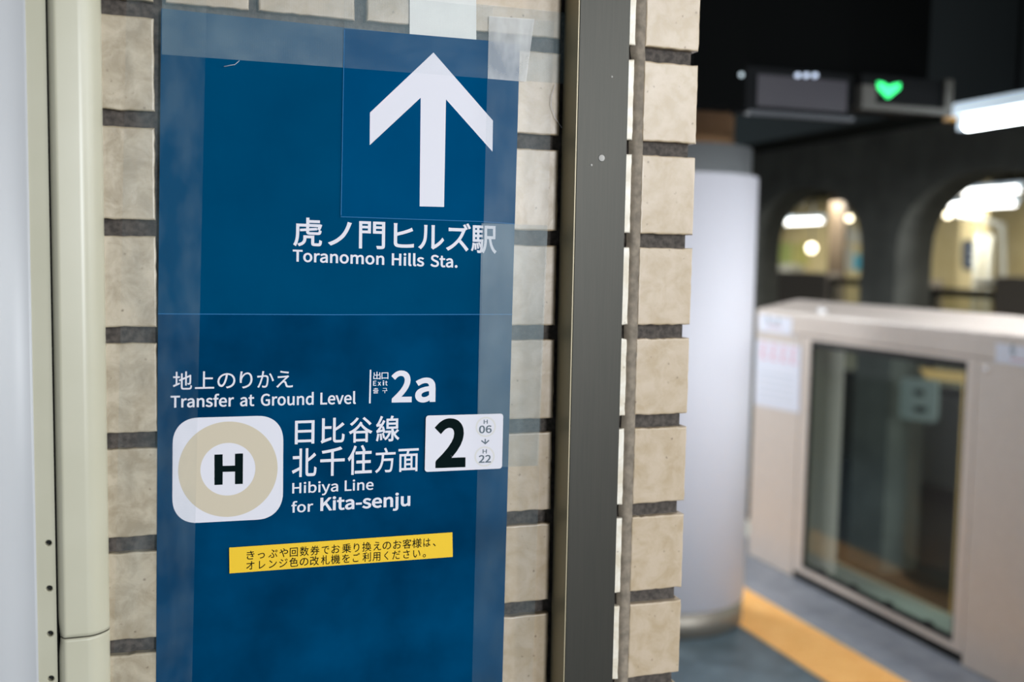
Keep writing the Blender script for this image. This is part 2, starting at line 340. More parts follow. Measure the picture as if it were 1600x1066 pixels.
'え': (1004, '313 792 110 -24 -4 -24 300 719 5 25 123 -22 699 665 -100 9 4 25 710 739 -4 -25 -95 6|730 505 -19 -13 -16 18 682 559 16 -18 -9 -4 634 548 17 2 -76 -9 267 522 57 2 -32 -1 182 524 23 -2 2 -29 189 436 -3 29 22 4 270 446 -33 -3 61 5 580 470 -80 -5 -100 -99 167 56 41 40 -20 -19 117 11 12 11 25 -18 193 -42 -26 18 56 72 397 182 -38 -37 23 22 471 218 -28 0 27 0 532 165 -11 35 9 -29 566 46 -9 30 22 -66 718 -39 -80 0 54 0 907 -24 -42 -7 2 28 912 60 -2 -28 -47 -12 722 40 66 0 -51 0 635 94 11 -38 -10 34 602 207 9 -29 -14 41 525 279 39 -4 -11 2 486 281 10 1 37 38 675 460 -38 -35 12 11'),
'お': (1004, '724 691 71 -38 -12 -20 688 631 12 20 64 -34 913 480 -49 47 14 22 954 544 -14 -21 -49 41|326 280 -81 -38 1 -59 329 102 -1 60 0 -33 293 53 23 0 -39 0 184 139 0 -47 0 45|122 622 55 -7 0 -26 124 545 -1 26 34 -4 252 540 -57 0 21 0 326 543 -28 -2 0 -43 325 412 1 44 0 -19 325 355 0 19 -115 -50 105 135 0 83 0 -90 314 -32 -78 0 55 0 403 91 0 -93 -2 73 399 309 1 -72 72 25 618 349 -76 0 95 0 790 217 0 85 0 -92 622 60 88 19 -37 -8 504 53 37 -1 10 -27 532 -28 -9 27 35 2 657 -14 -45 -11 137 33 871 218 0 -122 0 120 619 418 146 0 -67 0 398 381 76 24 0 11 398 416 0 -12 0 45 400 551 -1 -45 73 8 611 587 -60 -15 -1 26 609 665 0 -26 -58 -17 402 625 73 9 1 36 406 733 -2 -36 1 23 413 802 -3 -18 -30 0 323 802 30 0 3 -17 328 731 0 20 0 -38 327 617 1 38 -28 -2 250 614 23 0 -37 0'),
'か': (1004, '785 677 63 -81 -24 -11 712 644 25 11 71 -84 891 280 -29 104 26 13 969 317 -26 -12 -34 94|78 563 31 -2 3 -29 86 476 -2 29 26 4 177 488 -23 -3 42 5 304 502 -42 -5 -34 -134 92 1 103 138 28 -11 175 -31 -28 11 105 170 386 510 -37 -144 44 4 494 517 -24 0 63 0 601 408 0 92 0 -109 552 100 32 69 -20 -43 465 49 37 0 -28 0 341 69 43 -13 5 -27 355 -14 -5 28 32 -8 473 -29 -38 0 65 0 620 55 -34 -66 42 84 678 418 0 -120 0 135 515 588 90 0 -24 0 402 581 47 4 8 47 428 724 -9 -48 4 19 440 783 -4 -18 -31 4 347 793 31 -3 0 -68 320 574 16 73 -60 -5 168 563 33 1 -32 -1'),
'き': (1004, '306 266 -24 -35 -26 6 228 282 26 -5 -22 -44 189 139 -1 57 1 -129 497 -48 -197 0 86 0 732 -31 -70 -11 1 27 735 49 -1 -27 -72 -15 496 28 94 0 -158 0 264 153 0 -84 0 44|504 701 -8 30 3 -8 511 676 -2 8 -96 -5 180 688 120 -14 1 -24 185 615 -2 24 125 -11 530 608 -96 -6 9 -26 557 529 -9 26 7 -17 578 477 -7 17 -114 -10 161 482 150 -16 1 -25 165 407 -2 25 154 -11 607 409 -123 -11 22 -49 685 264 -30 46 -32 4 534 281 54 -6 -2 -20 527 220 3 20 70 -8 747 188 -56 15 14 20 788 249 -13 -20 -14 14 751 292 11 -16 -26 38 681 417 21 -43 70 10 863 453 -48 -13 -4 25 851 528 4 -25 -48 -15 650 485 83 10 -8 20 627 545 7 -20 -8 23 605 615 7 -23 69 9 802 655 -57 -16 -3 24 791 727 4 -24 -64 -21 586 682 71 9 -12 40 561 801 4 -38 -28 -3 476 790 29 4 10 -28'),
'く': (1004, '707 741 -21 -17 -25 22 633 808 25 -23 -12 -20 575 740 20 20 -68 -69 279 487 75 64 -90 -76 272 288 -95 79 94 -77 589 8 -71 72 25 -24 658 -65 -21 24 24 22 729 1 -24 -22 -106 106 354 325 90 -76 -65 55 351 447 -61 -51 74 62 638 684 -69 -60 17 14'),
'ご': (1004, '218 694 72 -8 0 -27 218 613 0 27 79 -7 484 602 -101 0 93 0 754 614 -68 -5 0 27 754 696 0 -27 -72 -8 483 682 97 0 -100 0|258 289 -13 -39 -27 3 177 297 27 -2 -10 -40 156 158 0 52 0 -127 478 -36 -204 0 144 0 821 -1 -72 -19 -1 29 820 85 0 -28 -76 -24 476 46 139 0 -161 0 238 176 0 -78 0 37|782 807 26 -37 -18 -8 728 783 18 8 28 -38 811 643 -21 41 18 8 865 668 -18 -8 -21 40|893 847 27 -37 -18 -8 840 824 17 7 29 -39 923 685 -21 43 18 8 978 709 -18 -8 -20 37'),
'さ': (1004, '313 313 -30 -48 -26 6 235 331 26 -6 -28 -59 187 165 0 55 0 -137 498 -42 -191 0 112 0 757 -20 -62 -11 2 27 761 60 -1 -27 -70 -16 502 35 103 -1 -148 1 266 174 0 -96 0 48|159 634 147 -18 0 -27 161 553 -1 27 157 -13 583 551 -120 -11 34 -83 704 322 -39 58 -36 4 537 337 57 -5 -2 -22 531 270 2 23 73 -5 773 243 -48 11 14 19 815 299 -14 -18 -16 17 770 353 14 -20 -37 52 658 559 31 -77 67 9 866 601 -62 -18 -3 26 857 679 3 -26 -69 -23 633 630 72 10 -20 58 587 801 8 -47 -29 -3 501 790 29 4 9 -26 526 712 -7 21 10 -30 556 622 -10 30 -110 -8'),
'だ': (1004, '509 470 53 5 0 -25 509 395 0 25 62 7 696 406 -63 0 58 0 865 394 -51 7 0 25 867 470 -1 -25 -54 6 693 479 59 0 -64 0|530 226 -9 -33 -25 2 455 233 25 -2 -9 -42 440 114 0 39 0 -99 685 -34 -159 0 73 0 879 -19 -54 -8 1 27 882 62 -1 -27 -61 -13 686 42 65 0 -144 0 516 136 0 -48 0 26|758 745 26 -36 -17 -7 705 722 18 8 27 -38 786 583 -20 41 18 8 841 607 -18 -8 -20 41|869 786 27 -38 -18 -7 817 763 17 8 28 -38 900 624 -22 44 18 8 954 648 -18 -8 -19 38|192 609 33 0 -36 0 71 616 49 -6 1 -26 74 537 -1 26 36 -2 191 533 -44 0 28 0 283 536 -33 -2 -8 -36 257 429 9 33 -37 -142 88 -20 61 103 30 -10 177 -50 -30 10 52 109 333 410 -38 -142 12 44 366 544 -10 -44 70 8 574 579 -65 -16 0 26 574 657 0 -26 -61 -15 382 622 65 8 5 24 397 696 -5 -25 4 20 415 775 -6 -21 -32 3 318 783 33 -2 2 -20 315 701 5 28 -3 -20 300 614 7 35 -39 -3'),
'っ': (1004, '161 401 30 6 11 -28 195 318 -12 28 64 25 604 436 -125 0 102 0 773 287 0 85 0 -163 366 54 217 7 10 -26 398 -23 -11 26 271 17 855 285 0 -193 0 138 610 508 142 0 -119 0 255 426 71 22 -32 -10'),
'で': (1004, '79 661 39 1 3 -29 88 573 -3 30 109 24 560 633 -107 -12 -92 -55 373 293 0 157 0 -224 770 -37 -185 7 10 28 799 46 -9 -28 -163 6 453 310 0 -196 0 120 683 629 -143 -46 51 15 880 645 -57 0 0 27 880 725 0 -27 -67 -3 609 707 109 9 -185 -15 169 666 65 7 -19 -2|735 521 23 -33 -17 -7 684 499 17 8 30 -41 766 358 -23 48 17 8 818 382 -18 -8 -22 44|845 563 24 -33 -17 -7 795 540 17 8 32 -42 880 400 -24 49 17 8 932 425 -17 -9 -23 44'),
'の': (1004, '478 645 -193 -24 -11 -93 422 374 25 83 -51 -170 270 137 47 0 -45 0 167 319 0 -126 0 137|561 647 -13 -95 171 -15 830 355 0 151 0 -174 574 56 129 28 -23 -5 488 43 32 3 16 -25 535 -31 -15 25 238 31 912 352 0 -211 0 203 527 721 235 0 -245 0 88 312 0 218 0 -165 267 44 -89 0 94 0 501 357 -62 -207 28 93'),
'は': (1004, '256 767 -6 -17 -29 3 168 774 29 -2 0 -21 162 703 3 23 -13 -83 116 280 0 148 0 -135 154 -37 -20 71 23 2 224 -32 -23 -2 -1 11 222 3 1 -10 -1 12 226 48 -3 -14 10 49 297 270 -24 -70 -13 11 256 302 14 -10 -17 -41 199 155 16 45 -7 49 189 294 0 -48 0 113 239 699 -20 -93 3 18|679 186 -32 10 0 -12 680 151 0 11 0 -67 570 41 85 0 -72 0 448 121 0 -52 0 49 577 202 -76 0 36 0|752 773 -3 -20 -30 0 662 773 30 0 2 -17 666 712 0 17 0 -41 666 588 0 41 -32 -1 571 586 32 0 -60 0 401 594 57 -5 0 -26 401 518 0 25 59 -4 569 511 -57 0 33 1 666 513 -32 0 1 -82 676 255 -3 77 -29 6 583 264 33 0 -132 0 376 112 0 85 0 -90 585 -31 -135 0 135 0 758 131 0 -83 0 7 758 152 0 -7 52 -29 910 35 -50 47 15 23 954 102 -15 -22 -52 48 755 232 82 -32 -4 84 743 518 1 -101 60 4 917 537 -55 -9 0 26 917 615 0 -26 -53 -10 743 592 61 5 1 47 746 713 -1 -27 1 20'),
'ぷ': (1004, '782 606 0 -38 0 37 849 674 -36 0 38 0 917 606 0 37 0 -38 849 538 38 0 -36 0|735 606 0 63 0 -64 849 492 -63 0 64 0 963 606 0 -64 0 63 849 720 64 0 -63 0|483 541 27 18 17 -15 534 494 -17 16 37 26 652 586 -23 -21 -7 17 633 637 6 -17 -60 44 385 768 77 -32 -16 -19 338 710 16 20 78 -31 553 593 -43 36 -15 -12|289 62 51 -15 4 -28 301 -21 -4 28 46 -9 465 -37 -64 0 72 0 638 114 0 -123 0 91 477 393 93 -101 -23 25 404 470 25 -25 -20 -17 344 419 20 17 28 -24 425 342 -22 24 56 -61 553 123 0 68 0 -65 452 39 46 0 -63 0|869 24 -28 96 25 14 944 65 -25 -13 -32 89 767 379 70 -82 -21 -13 702 341 22 13 69 -77|323 220 -58 -60 -15 20 276 280 16 -20 -56 -62 20 83 82 46 16 -22 67 17 -15 22 98 58'),
'や': (1004, '557 638 -39 38 20 15 615 683 -19 -15 -38 39 467 811 33 -26 -19 -14 410 769 19 14 43 -32|60 431 29 7 13 -28 98 349 -12 27 47 21 292 443 -77 -37 13 -28 330 360 -12 27 58 -132 467 -52 -31 118 29 7 553 -29 -28 -8 -34 110 401 393 55 -125 -13 27 363 476 12 -28 116 54 691 578 -88 0 98 0 837 464 0 59 0 -72 681 331 109 0 -53 0 538 364 40 -17 -1 -27 535 285 1 26 38 -14 686 257 -56 0 157 0 917 460 0 -116 0 109 693 649 139 0 -104 0 331 541 122 54 -20 43 273 657 20 -32 -11 18 238 724 7 -16 -27 -11 156 691 27 11 16 -20 205 620 -13 20 17 -28 262 509 -21 44 -45 -20 143 458 34 13 -18 -7'),
'り': (1004, '340 792 -21 -73 -29 1 252 795 30 -1 -2 -27 244 709 5 30 -12 -81 213 385 0 95 0 -66 224 225 -5 38 26 2 301 231 -25 -2 -6 50 299 355 -3 -40 12 131 553 669 -125 0 106 0 713 396 0 158 0 -252 324 22 218 32 16 -24 372 -50 -16 24 249 45 795 397 0 -279 0 211 566 741 134 0 -127 0 293 513 41 103 6 71'),
'を': (1004, '886 443 -26 -7 -11 25 853 518 11 -25 -28 -15 770 479 30 14 -52 -24 588 398 69 33 -16 58 454 488 65 0 -43 0 314 451 39 24 35 45 405 607 -23 -54 109 4 738 635 -99 -16 1 25 739 709 0 -25 -94 -17 433 678 102 5 15 47 462 794 -6 -30 -27 3 380 801 27 -2 -2 -37 355 676 14 43 -23 0 288 675 22 0 -46 0 119 686 53 -7 0 -25 119 611 0 25 55 -4 283 605 -43 0 15 0 327 605 -14 0 -38 -82 95 297 127 123 23 -16 164 247 -23 17 34 40 255 352 -29 -28 45 42 428 425 -63 0 45 0 519 363 -10 43 -117 -62 282 108 0 119 0 -122 541 -45 -143 0 88 0 817 -27 -77 -10 0 27 819 53 -1 -27 -89 -15 544 29 79 0 -103 0 363 120 0 -79 0 66 521 288 -93 -49 0 -52 518 132 2 39 26 0 596 132 -26 0 -1 64 593 324 1 -64 76 37 796 411 -55 -23 28 11'),
'オ': (1004, '86 142 204 99 20 -22 145 76 -20 22 179 96 584 453 -84 -119 1 -122 587 88 -1 122 0 -27 549 48 30 0 -37 0 408 60 48 -8 2 -27 415 -22 -3 27 49 -4 575 -28 -52 0 61 0 667 52 0 -52 -1 126 660 528 3 -150 53 0 820 528 -54 0 24 0 902 526 -23 1 0 28 902 611 0 -28 -20 -2 817 605 26 0 -53 0 659 605 52 0 -1 32 657 702 1 -32 0 28 663 786 -4 -28 -31 0 569 786 32 0 4 -21 579 702 -4 38 1 -32 582 605 -1 32 -122 0 216 605 122 0 -31 0 124 611 29 -3 0 -29 124 525 0 29 31 2 218 528 -34 0 110 0 548 528 -110 0 -79 -120'),
'ジ': (1004, '719 749 25 -36 -18 -7 664 726 18 8 33 -46 755 567 -25 53 19 9 813 594 -20 -9 -24 47|851 797 27 -35 -19 -8 794 773 19 8 35 -45 890 618 -27 53 19 8 947 644 -19 -9 -25 46|290 764 60 -33 -15 -22 245 697 15 22 58 -34 461 553 -48 38 16 24 508 623 -16 -23 -43 31|140 46 109 19 15 -27 186 -35 -16 27 93 19 518 89 -100 -59 161 95 905 448 -87 -135 -16 28 857 531 16 -27 -82 -141 476 163 167 94 -101 -58|139 538 59 -32 -15 -22 93 470 15 23 62 -31 313 332 -50 37 15 24 359 403 -16 -24 -44 31'),
'ズ': (1004, '760 818 25 -38 -17 -8 707 794 18 8 27 -39 787 656 -20 40 18 8 842 680 -18 -8 -19 39|874 853 27 -37 -18 -8 822 830 17 7 27 -38 904 692 -22 43 18 8 958 716 -18 -8 -19 37|783 654 -6 -8 -17 13 732 693 17 -13 -16 -5 657 685 33 0 -37 0 269 685 40 0 -30 0 168 691 14 -2 0 -30 168 601 0 30 11 1 269 606 -35 0 35 0 661 606 -36 0 -25 -84 494 325 69 77 -103 -115 80 27 162 63 22 -22 145 -40 -22 22 148 68 536 254 -107 -116 103 -92 813 -45 -68 89 23 20 883 16 -24 -20 -65 78 590 315 105 -90 71 91 758 611 -34 -88 6 13'),
'ノ': (1004, '805 722 -12 -26 -31 9 710 748 32 -8 -29 -144 520 322 94 117 -91 -113 141 56 149 52 23 -24 211 -17 -24 24 144 59 590 269 -91 -116 84 109 773 635 -39 -110 8 25'),
'ヒ': (1004, '320 772 -3 -23 -31 0 227 772 31 0 4 -20 233 691 0 27 0 -53 233 139 0 96 0 -82 353 8 -77 13 42 -7 514 -2 -60 0 110 0 862 19 -88 -13 0 31 862 110 0 -30 -84 -22 518 78 106 0 -50 0 385 86 32 -6 -49 10 314 161 0 -52 0 73 314 382 0 -74 126 32 736 516 -113 -45 30 11 832 555 -30 -12 -12 28 796 637 12 -27 -29 -18 708 591 30 13 -104 -46 314 464 121 29 0 76 314 691 0 -76 0 28'),
'ル': (1004, '526 21 4 16 18 -15 580 -23 -18 15 7 6 614 0 -17 -8 116 57 956 278 -86 -117 -16 23 909 347 16 -23 -77 -114 616 99 92 43 0 32 616 679 0 -63 0 38 620 753 -1 -8 -31 0 527 753 31 0 1 -8 532 679 0 38 0 -63 532 77 0 47 0 -20|66 26 85 60 25 -17 142 -24 -25 17 84 69 320 251 -29 -108 28 101 352 678 0 -112 0 30 357 750 -1 -12 -31 0 264 750 31 0 4 -21 271 677 0 30 0 -112 241 273 28 92 -30 -97'),
'レ': (1004, '223 32 7 16 19 -17 281 -18 -19 17 16 10 323 0 -11 -3 250 72 911 359 -131 -162 -15 23 866 429 15 -24 -125 -162 316 86 192 49 0 52 316 656 0 -96 0 29 323 747 -4 -25 -33 0 224 747 33 0 4 -20 233 656 0 26 0 -96 233 81 0 63 0 -20'),
'ン': (1004, '228 736 71 -47 -19 -20 171 675 19 20 74 -50 421 465 -50 52 21 21 484 528 -21 -21 -56 57|142 63 175 26 17 -27 195 -19 -18 27 167 31 590 137 -101 -64 151 95 927 494 -68 -125 -16 29 879 580 16 -29 -58 -124 543 210 156 96 -95 -59'),
'上': (1004, '429 829 26 0 0 -262 429 43 0 262 -126 0 51 43 126 0 0 -25 51 -32 0 25 301 0 954 -32 -301 0 0 25 954 43 0 -25 -149 0 508 43 149 0 0 133 508 443 0 -133 126 0 885 443 -126 0 0 25 885 518 0 -25 -126 0 508 518 126 0 0 104 508 829 0 -104 -26 0'),
'乗': (1004, '462 382 -48 0 0 -38 462 268 0 38 -48 0 317 268 49 0 0 38 317 382 0 -38 49 0|462 448 0 37 -48 0 317 448 49 0 0 37 317 558 0 -36 49 0 462 558 -48 0 0 -36|537 382 0 -38 50 0 687 382 -50 0 0 -38 687 268 0 38 -50 0 537 268 50 0 0 38|537 448 50 0 0 37 537 558 0 -36 50 0 687 558 -50 0 0 -36 687 448 0 37 -50 0|812 830 17 -21 -160 -38 117 761 242 8 8 -17 134 697 -1 18 104 3 462 714 -110 -9 0 -30 462 625 0 30 -117 0 110 625 118 0 0 -22 110 558 0 23 45 0 244 558 -44 0 0 -36 244 448 0 37 -62 0 57 448 63 0 0 -22 57 382 0 22 63 0 244 382 -62 0 0 -38 244 268 0 38 -48 0 98 268 49 0 0 -22 98 202 0 22 102 0 404 202 -102 0 -91 -83 40 8 129 37 18 -15 92 -55 -11 19 129 44 462 165 -97 -95 0 -82 462 -80 0 81 25 0 537 -80 -25 0 0 81 537 165 0 -82 99 -98 910 -60 -131 44 12 20 964 7 -18 -15 -131 37 597 202 92 -84 106 0 915 202 -106 0 0 22 915 268 0 -22 -52 0 760 268 52 0 0 38 760 382 0 -38 63 0 949 382 -63 0 0 22 949 448 0 -22 -63 0 760 448 63 0 0 37 760 558 0 -36 48 0 902 558 -47 0 0 23 902 625 0 -22 -122 0 537 625 122 0 0 32 537 721 0 -32 122 11 863 768 -90 -20 -17 21'),
'住': (1004, '550 823 23 8 35 -53 634 656 -14 44 24 10 707 685 -24 -10 -15 44 619 848 35 -52 -23 -9|286 840 24 -8 -56 -153 36 439 100 97 14 -17 80 364 -8 17 34 35 180 483 -32 -44 0 -187 180 -78 0 187 25 0 255 -78 -25 0 0 226 255 602 0 -227 39 68 359 818 -29 -74 -25 7|315 26 98 0 0 -24 315 -45 0 24 218 0 967 -45 -217 0 0 24 967 26 0 -24 -95 0 683 26 95 0 0 85 683 281 0 -85 80 0 922 281 -80 0 0 24 922 353 0 -24 -80 0 683 353 80 0 0 74 683 575 0 -74 90 0 952 575 -90 0 0 24 952 647 0 -24 -204 0 340 647 204 0 0 -24 340 575 0 24 90 0 608 575 -89 0 0 -74 608 353 0 74 -78 0 375 353 77 0 0 -24 375 281 0 24 77 0 608 281 -78 0 0 -85 608 26 0 85 -98 0'),
'出': (1004, '104 342 28 0 0 -121 104 -21 0 121 238 0 818 -21 -238 0 0 -19 818 -78 0 19 27 0 899 -78 -27 0 0 140 899 342 0 -140 -27 0 818 342 27 0 0 -96 818 54 0 96 -93 0 541 54 92 0 0 117 541 406 0 -117 106 0 859 406 -106 0 0 116 859 753 0 -116 -27 0 777 753 27 0 0 -91 777 479 0 91 -78 0 541 479 79 0 0 121 541 843 0 -122 -27 0 459 843 27 0 0 -122 459 479 0 121 -77 0 229 479 77 0 0 91 229 752 0 -91 -26 0 151 752 26 0 0 -115 151 406 0 115 102 0 459 406 -103 0 0 -117 459 54 0 117 -90 0 188 54 90 0 0 96 188 342 0 -96 -28 0'),
'利': (1004, '596 724 24 0 0 -185 596 170 0 185 24 0 669 170 -25 0 0 185 669 724 0 -185 -25 0|842 825 25 0 0 -269 842 20 0 268 0 -19 816 -6 19 0 -21 0 662 -5 71 -2 11 -21 690 -81 -5 21 92 0 872 -67 -33 -14 31 13 917 20 0 -52 0 268 917 825 0 -269 -25 0|460 838 19 -19 -94 -42 42 740 149 21 10 -16 66 681 -4 18 63 8 260 712 -65 -13 0 -57 260 541 0 57 -70 0 50 541 70 0 0 -23 50 471 0 23 65 0 244 471 -65 0 -48 -126 27 131 80 75 13 -20 68 59 -8 21 69 69 260 357 -53 -115 0 -145 260 -78 0 145 25 0 334 -78 -24 0 0 132 334 319 0 -132 52 -48 481 174 -30 33 14 21 524 237 -14 -21 -29 26 334 398 48 -36 0 24 334 471 0 -24 65 0 528 471 -64 0 0 23 528 541 0 -23 -64 0 334 541 65 0 0 62 334 727 0 -62 69 15 516 780 -50 -20 -19 19'),
'券': (1004, '609 428 -76 0 31 -44 725 307 -45 35 -156 0 258 307 156 0 46 37 381 428 -36 -43 76 0|735 819 23 -8 -23 -45 639 667 33 42 -41 0 517 667 41 0 21 56 562 839 -9 -58 -26 2 484 847 26 -3 -8 -60 437 667 23 59 -44 0 304 667 45 0 18 10 358 696 -18 -10 -16 35 270 822 33 -39 -20 -10 211 792 20 10 32 -38 293 667 -16 35 -56 0 125 667 56 0 0 -23 125 600 0 22 93 0 406 600 -94 0 -19 -36 340 497 26 33 -92 0 62 497 93 0 0 -23 62 428 0 23 73 0 280 428 -72 0 -65 -65 34 262 101 43 17 -15 81 200 -8 19 49 22 215 275 -40 -27 0 -12 215 238 0 12 52 0 371 238 -52 0 -26 -119 95 -15 191 45 16 -15 140 -79 -8 19 213 58 449 238 -28 -152 81 0 693 238 -81 0 -11 -151 652 8 18 18 -9 -9 614 -2 19 0 -18 0 490 3 53 -5 12 -19 512 -68 -1 22 55 -3 648 -69 -28 -3 30 3 715 -40 -19 -19 29 29 771 274 -13 -204 50 -31 929 199 -55 18 11 19 979 262 -17 -15 -111 29 694 428 69 -75 84 0 945 428 -84 0 0 23 945 497 0 -23 -171 0 432 497 171 0 22 33 489 600 -16 -36 129 0 876 600 -129 0 0 22 876 667 0 -23 -54 0 714 667 54 0 30 37 804 795 -27 -44 -23 8'),
'北': (1004, '34 123 73 25 12 -25 68 48 -11 25 74 30 323 156 -90 -39 0 -76 323 -71 0 75 26 0 400 -71 -26 0 0 299 400 826 0 -299 -26 0 323 826 26 0 0 -79 323 589 0 79 -86 0 64 589 87 0 0 -26 64 513 0 25 87 0 323 513 -86 0 0 -94 323 231 0 94 -108 -41|895 671 19 -22 -61 -57 646 490 93 56 0 112 646 825 0 -112 -26 0 567 825 27 0 0 -248 567 80 0 248 0 -107 690 -57 -94 0 20 0 852 -57 -21 0 98 0 978 191 -8 -183 -21 5 907 227 19 -16 -7 -167 846 16 47 0 -26 0 698 16 21 0 -44 0 646 79 0 -53 0 111 646 412 0 -111 106 59 951 605 -84 -66 -19 22'),
'千': (1004, '796 831 20 -21 -158 -51 106 717 245 23 8 -17 128 651 -2 19 106 9 460 688 -111 -15 0 -80 460 447 0 80 -136 0 52 447 136 0 0 -24 52 374 0 24 136 0 460 374 -136 0 0 -152 460 -80 0 151 26 0 539 -80 -26 0 0 151 539 374 0 -152 138 0 953 374 -138 0 0 24 953 447 0 -24 -138 0 539 447 138 0 0 84 539 700 0 -84 118 19 855 767 -88 -26 -20 21'),
'口': (1004, '128 738 250 0 0 -264 128 -55 0 264 26 0 206 -55 -26 0 0 28 206 30 0 -28 198 0 799 30 -197 0 0 -27 799 -51 0 27 27 0 880 -51 -27 0 0 263 880 738 0 -263 -251 0|206 107 198 0 0 186 206 663 0 -185 198 0 799 663 -197 0 0 -185 799 107 0 186 -197 0'),
'回': (1004, '376 502 0 -76 81 0 621 502 -82 0 0 -76 621 272 0 77 -82 0 376 272 81 0 0 77|304 570 131 0 0 -121 304 205 0 122 131 0 695 205 -130 0 0 122 695 570 0 -121 -130 0|82 802 281 0 0 -293 82 -79 0 294 26 0 160 -79 -26 0 0 18 160 -25 0 -18 227 0 843 -25 -228 0 0 -18 843 -79 0 18 26 0 923 -79 -27 0 0 294 923 802 0 -293 -280 0|160 46 227 0 0 227 160 727 0 -227 227 0 843 727 -228 0 0 -227 843 46 0 227 -228 0'),
'地': (1004, '431 750 24 0 0 -91 431 475 0 92 -36 -15 322 430 37 15 10 -23 351 363 -10 22 26 11 431 397 -27 -12 0 -106 431 79 0 106 0 -109 580 -57 -116 0 26 0 828 -57 -29 0 104 0 968 126 -11 -139 -20 3 901 154 17 -13 -7 -116 825 11 59 0 -41 0 583 11 33 0 -68 0 503 77 0 -55 0 117 503 428 0 -117 45 19 638 485 -45 -19 0 -114 638 144 0 113 24 0 709 144 -24 0 0 123 709 515 0 -124 47 20 850 575 -47 -20 0 -161 843 278 5 24 -5 -23 813 251 16 0 -11 0 745 253 24 -2 9 -17 763 187 -3 20 28 0 858 195 -27 -6 30 7 913 261 -7 -41 7 39 922 640 0 -189 1 4 926 654 -1 -5 -18 7 873 674 18 -7 -5 -4 859 663 4 4 -5 -5 844 649 5 5 -45 -19 709 593 45 18 0 83 709 844 0 -84 -24 0 638 844 24 0 0 -94 638 562 0 94 -45 -18 503 506 45 19 0 82 503 750 0 -81 -24 0|33 155 38 14 10 -25 63 79 -10 25 89 40 374 220 -108 -50 -6 22 357 287 5 -22 -39 -16 242 239 38 16 0 97 242 530 0 -97 40 0 361 530 -40 0 0 24 361 602 0 -24 -40 0 242 602 40 0 0 76 242 832 0 -77 -24 0 171 832 24 0 0 -77 171 602 0 76 -43 0 42 602 43 0 0 -24 42 530 0 24 43 0 171 530 -43 0 0 -107 171 209 0 107 -52 -21'),
'客': (1004, '358 531 -2 -1 101 0 663 531 -102 0 -42 -46 504 406 62 37 -60 35 354 527 39 -46 1 2|380 666 27 -5 -51 -77 92 439 140 61 17 -12 144 385 -11 17 59 29 300 482 -45 -35 38 -42 434 368 -50 34 -123 -60 35 241 135 24 14 -17 72 174 -7 20 53 11 232 214 -53 -16 0 -98 232 -79 0 97 25 0 306 -79 -24 0 0 11 306 -45 0 -12 133 0 704 -45 -133 0 0 -11 704 -78 0 11 26 0 781 -78 -25 0 0 99 781 219 0 -99 46 -11 921 191 -47 7 11 21 969 262 -17 -17 -142 18 577 369 113 -53 82 54 779 563 -49 -75 -17 11 728 595 17 -11 -5 -2 714 591 5 1 -100 0 415 591 100 0 17 20 461 651 -14 -20 -27 5|503 325 -69 -38 72 -40 743 229 -86 24 -154 0 279 229 155 0 79 26|306 18 133 0 0 49 306 166 0 -49 133 0 704 166 -133 0 0 -49 704 18 0 49 -133 0|434 834 24 6 15 -24 479 752 -13 27 -134 0 77 752 134 0 0 -63 77 563 0 63 25 0 152 563 -25 0 0 41 152 684 0 -40 233 0 851 684 -233 0 0 -40 851 563 0 41 25 0 927 563 -25 0 0 63 927 752 0 -63 -120 0 565 752 121 0 -15 32 507 853 20 -30 -24 -7'),
'換': (1004, '581 502 17 -4 -21 -65 486 325 42 47 14 -7 532 295 -10 8 38 48 633 490 -24 -72 -18 4|674 486 16 6 38 -57 769 300 -16 50 17 8 820 323 -17 -7 -18 50 721 505 39 -56 -16 -6|154 843 22 0 0 -68 154 641 0 67 -38 0 39 641 38 0 0 -24 39 570 0 24 38 0 154 570 -38 0 0 -73 154 351 0 73 -42 -14 28 310 42 14 6 -24 45 236 -5 25 36 13 154 275 -36 -13 0 -87 154 14 0 87 0 -14 138 -4 11 1 -11 -1 52 -4 39 -1 10 -20 73 -76 -3 19 58 -1 189 -62 -23 -12 23 12 220 14 0 -42 0 95 220 300 0 -95 32 12 316 335 -32 -11 -2 24 308 405 3 -23 -29 -11 220 374 29 10 0 65 220 570 0 -65 31 0 314 570 -31 0 0 24 314 641 0 -24 -31 0 220 641 31 0 0 67 220 843 0 -68 -22 0|542 704 -19 -34 52 0 697 704 -52 0 -17 -35 637 605 21 27 -54 0 475 605 54 0 25 32|326 224 31 0 0 -21 326 161 0 21 88 0 590 161 -88 0 -39 -95 299 -26 174 33 12 -14 333 -82 -6 17 184 38 649 132 -44 -107 54 -110 938 -74 -141 30 8 17 977 -17 -14 -14 -137 22 698 161 47 -98 89 0 964 161 -89 0 0 21 964 224 0 -21 -21 0 900 224 21 0 0 127 900 605 0 -127 -63 0 710 605 63 0 28 40 788 739 -20 -44 -14 10 744 769 15 -10 -3 -1 733 766 4 1 -52 0 577 766 52 0 11 22 606 832 -9 -21 -23 3 536 843 23 -4 -34 -90 337 557 99 84 16 -10 384 507 -10 16 11 11 418 540 -12 -11 0 -105 418 224 0 105 -31 0|622 323 22 0 -3 -36 608 224 7 30 -44 0 478 224 43 0 0 106 478 541 0 -105 120 0 838 541 -120 0 0 -105 838 224 0 106 -54 0 676 224 54 0 6 31 690 323 -3 -35 -23 0'),
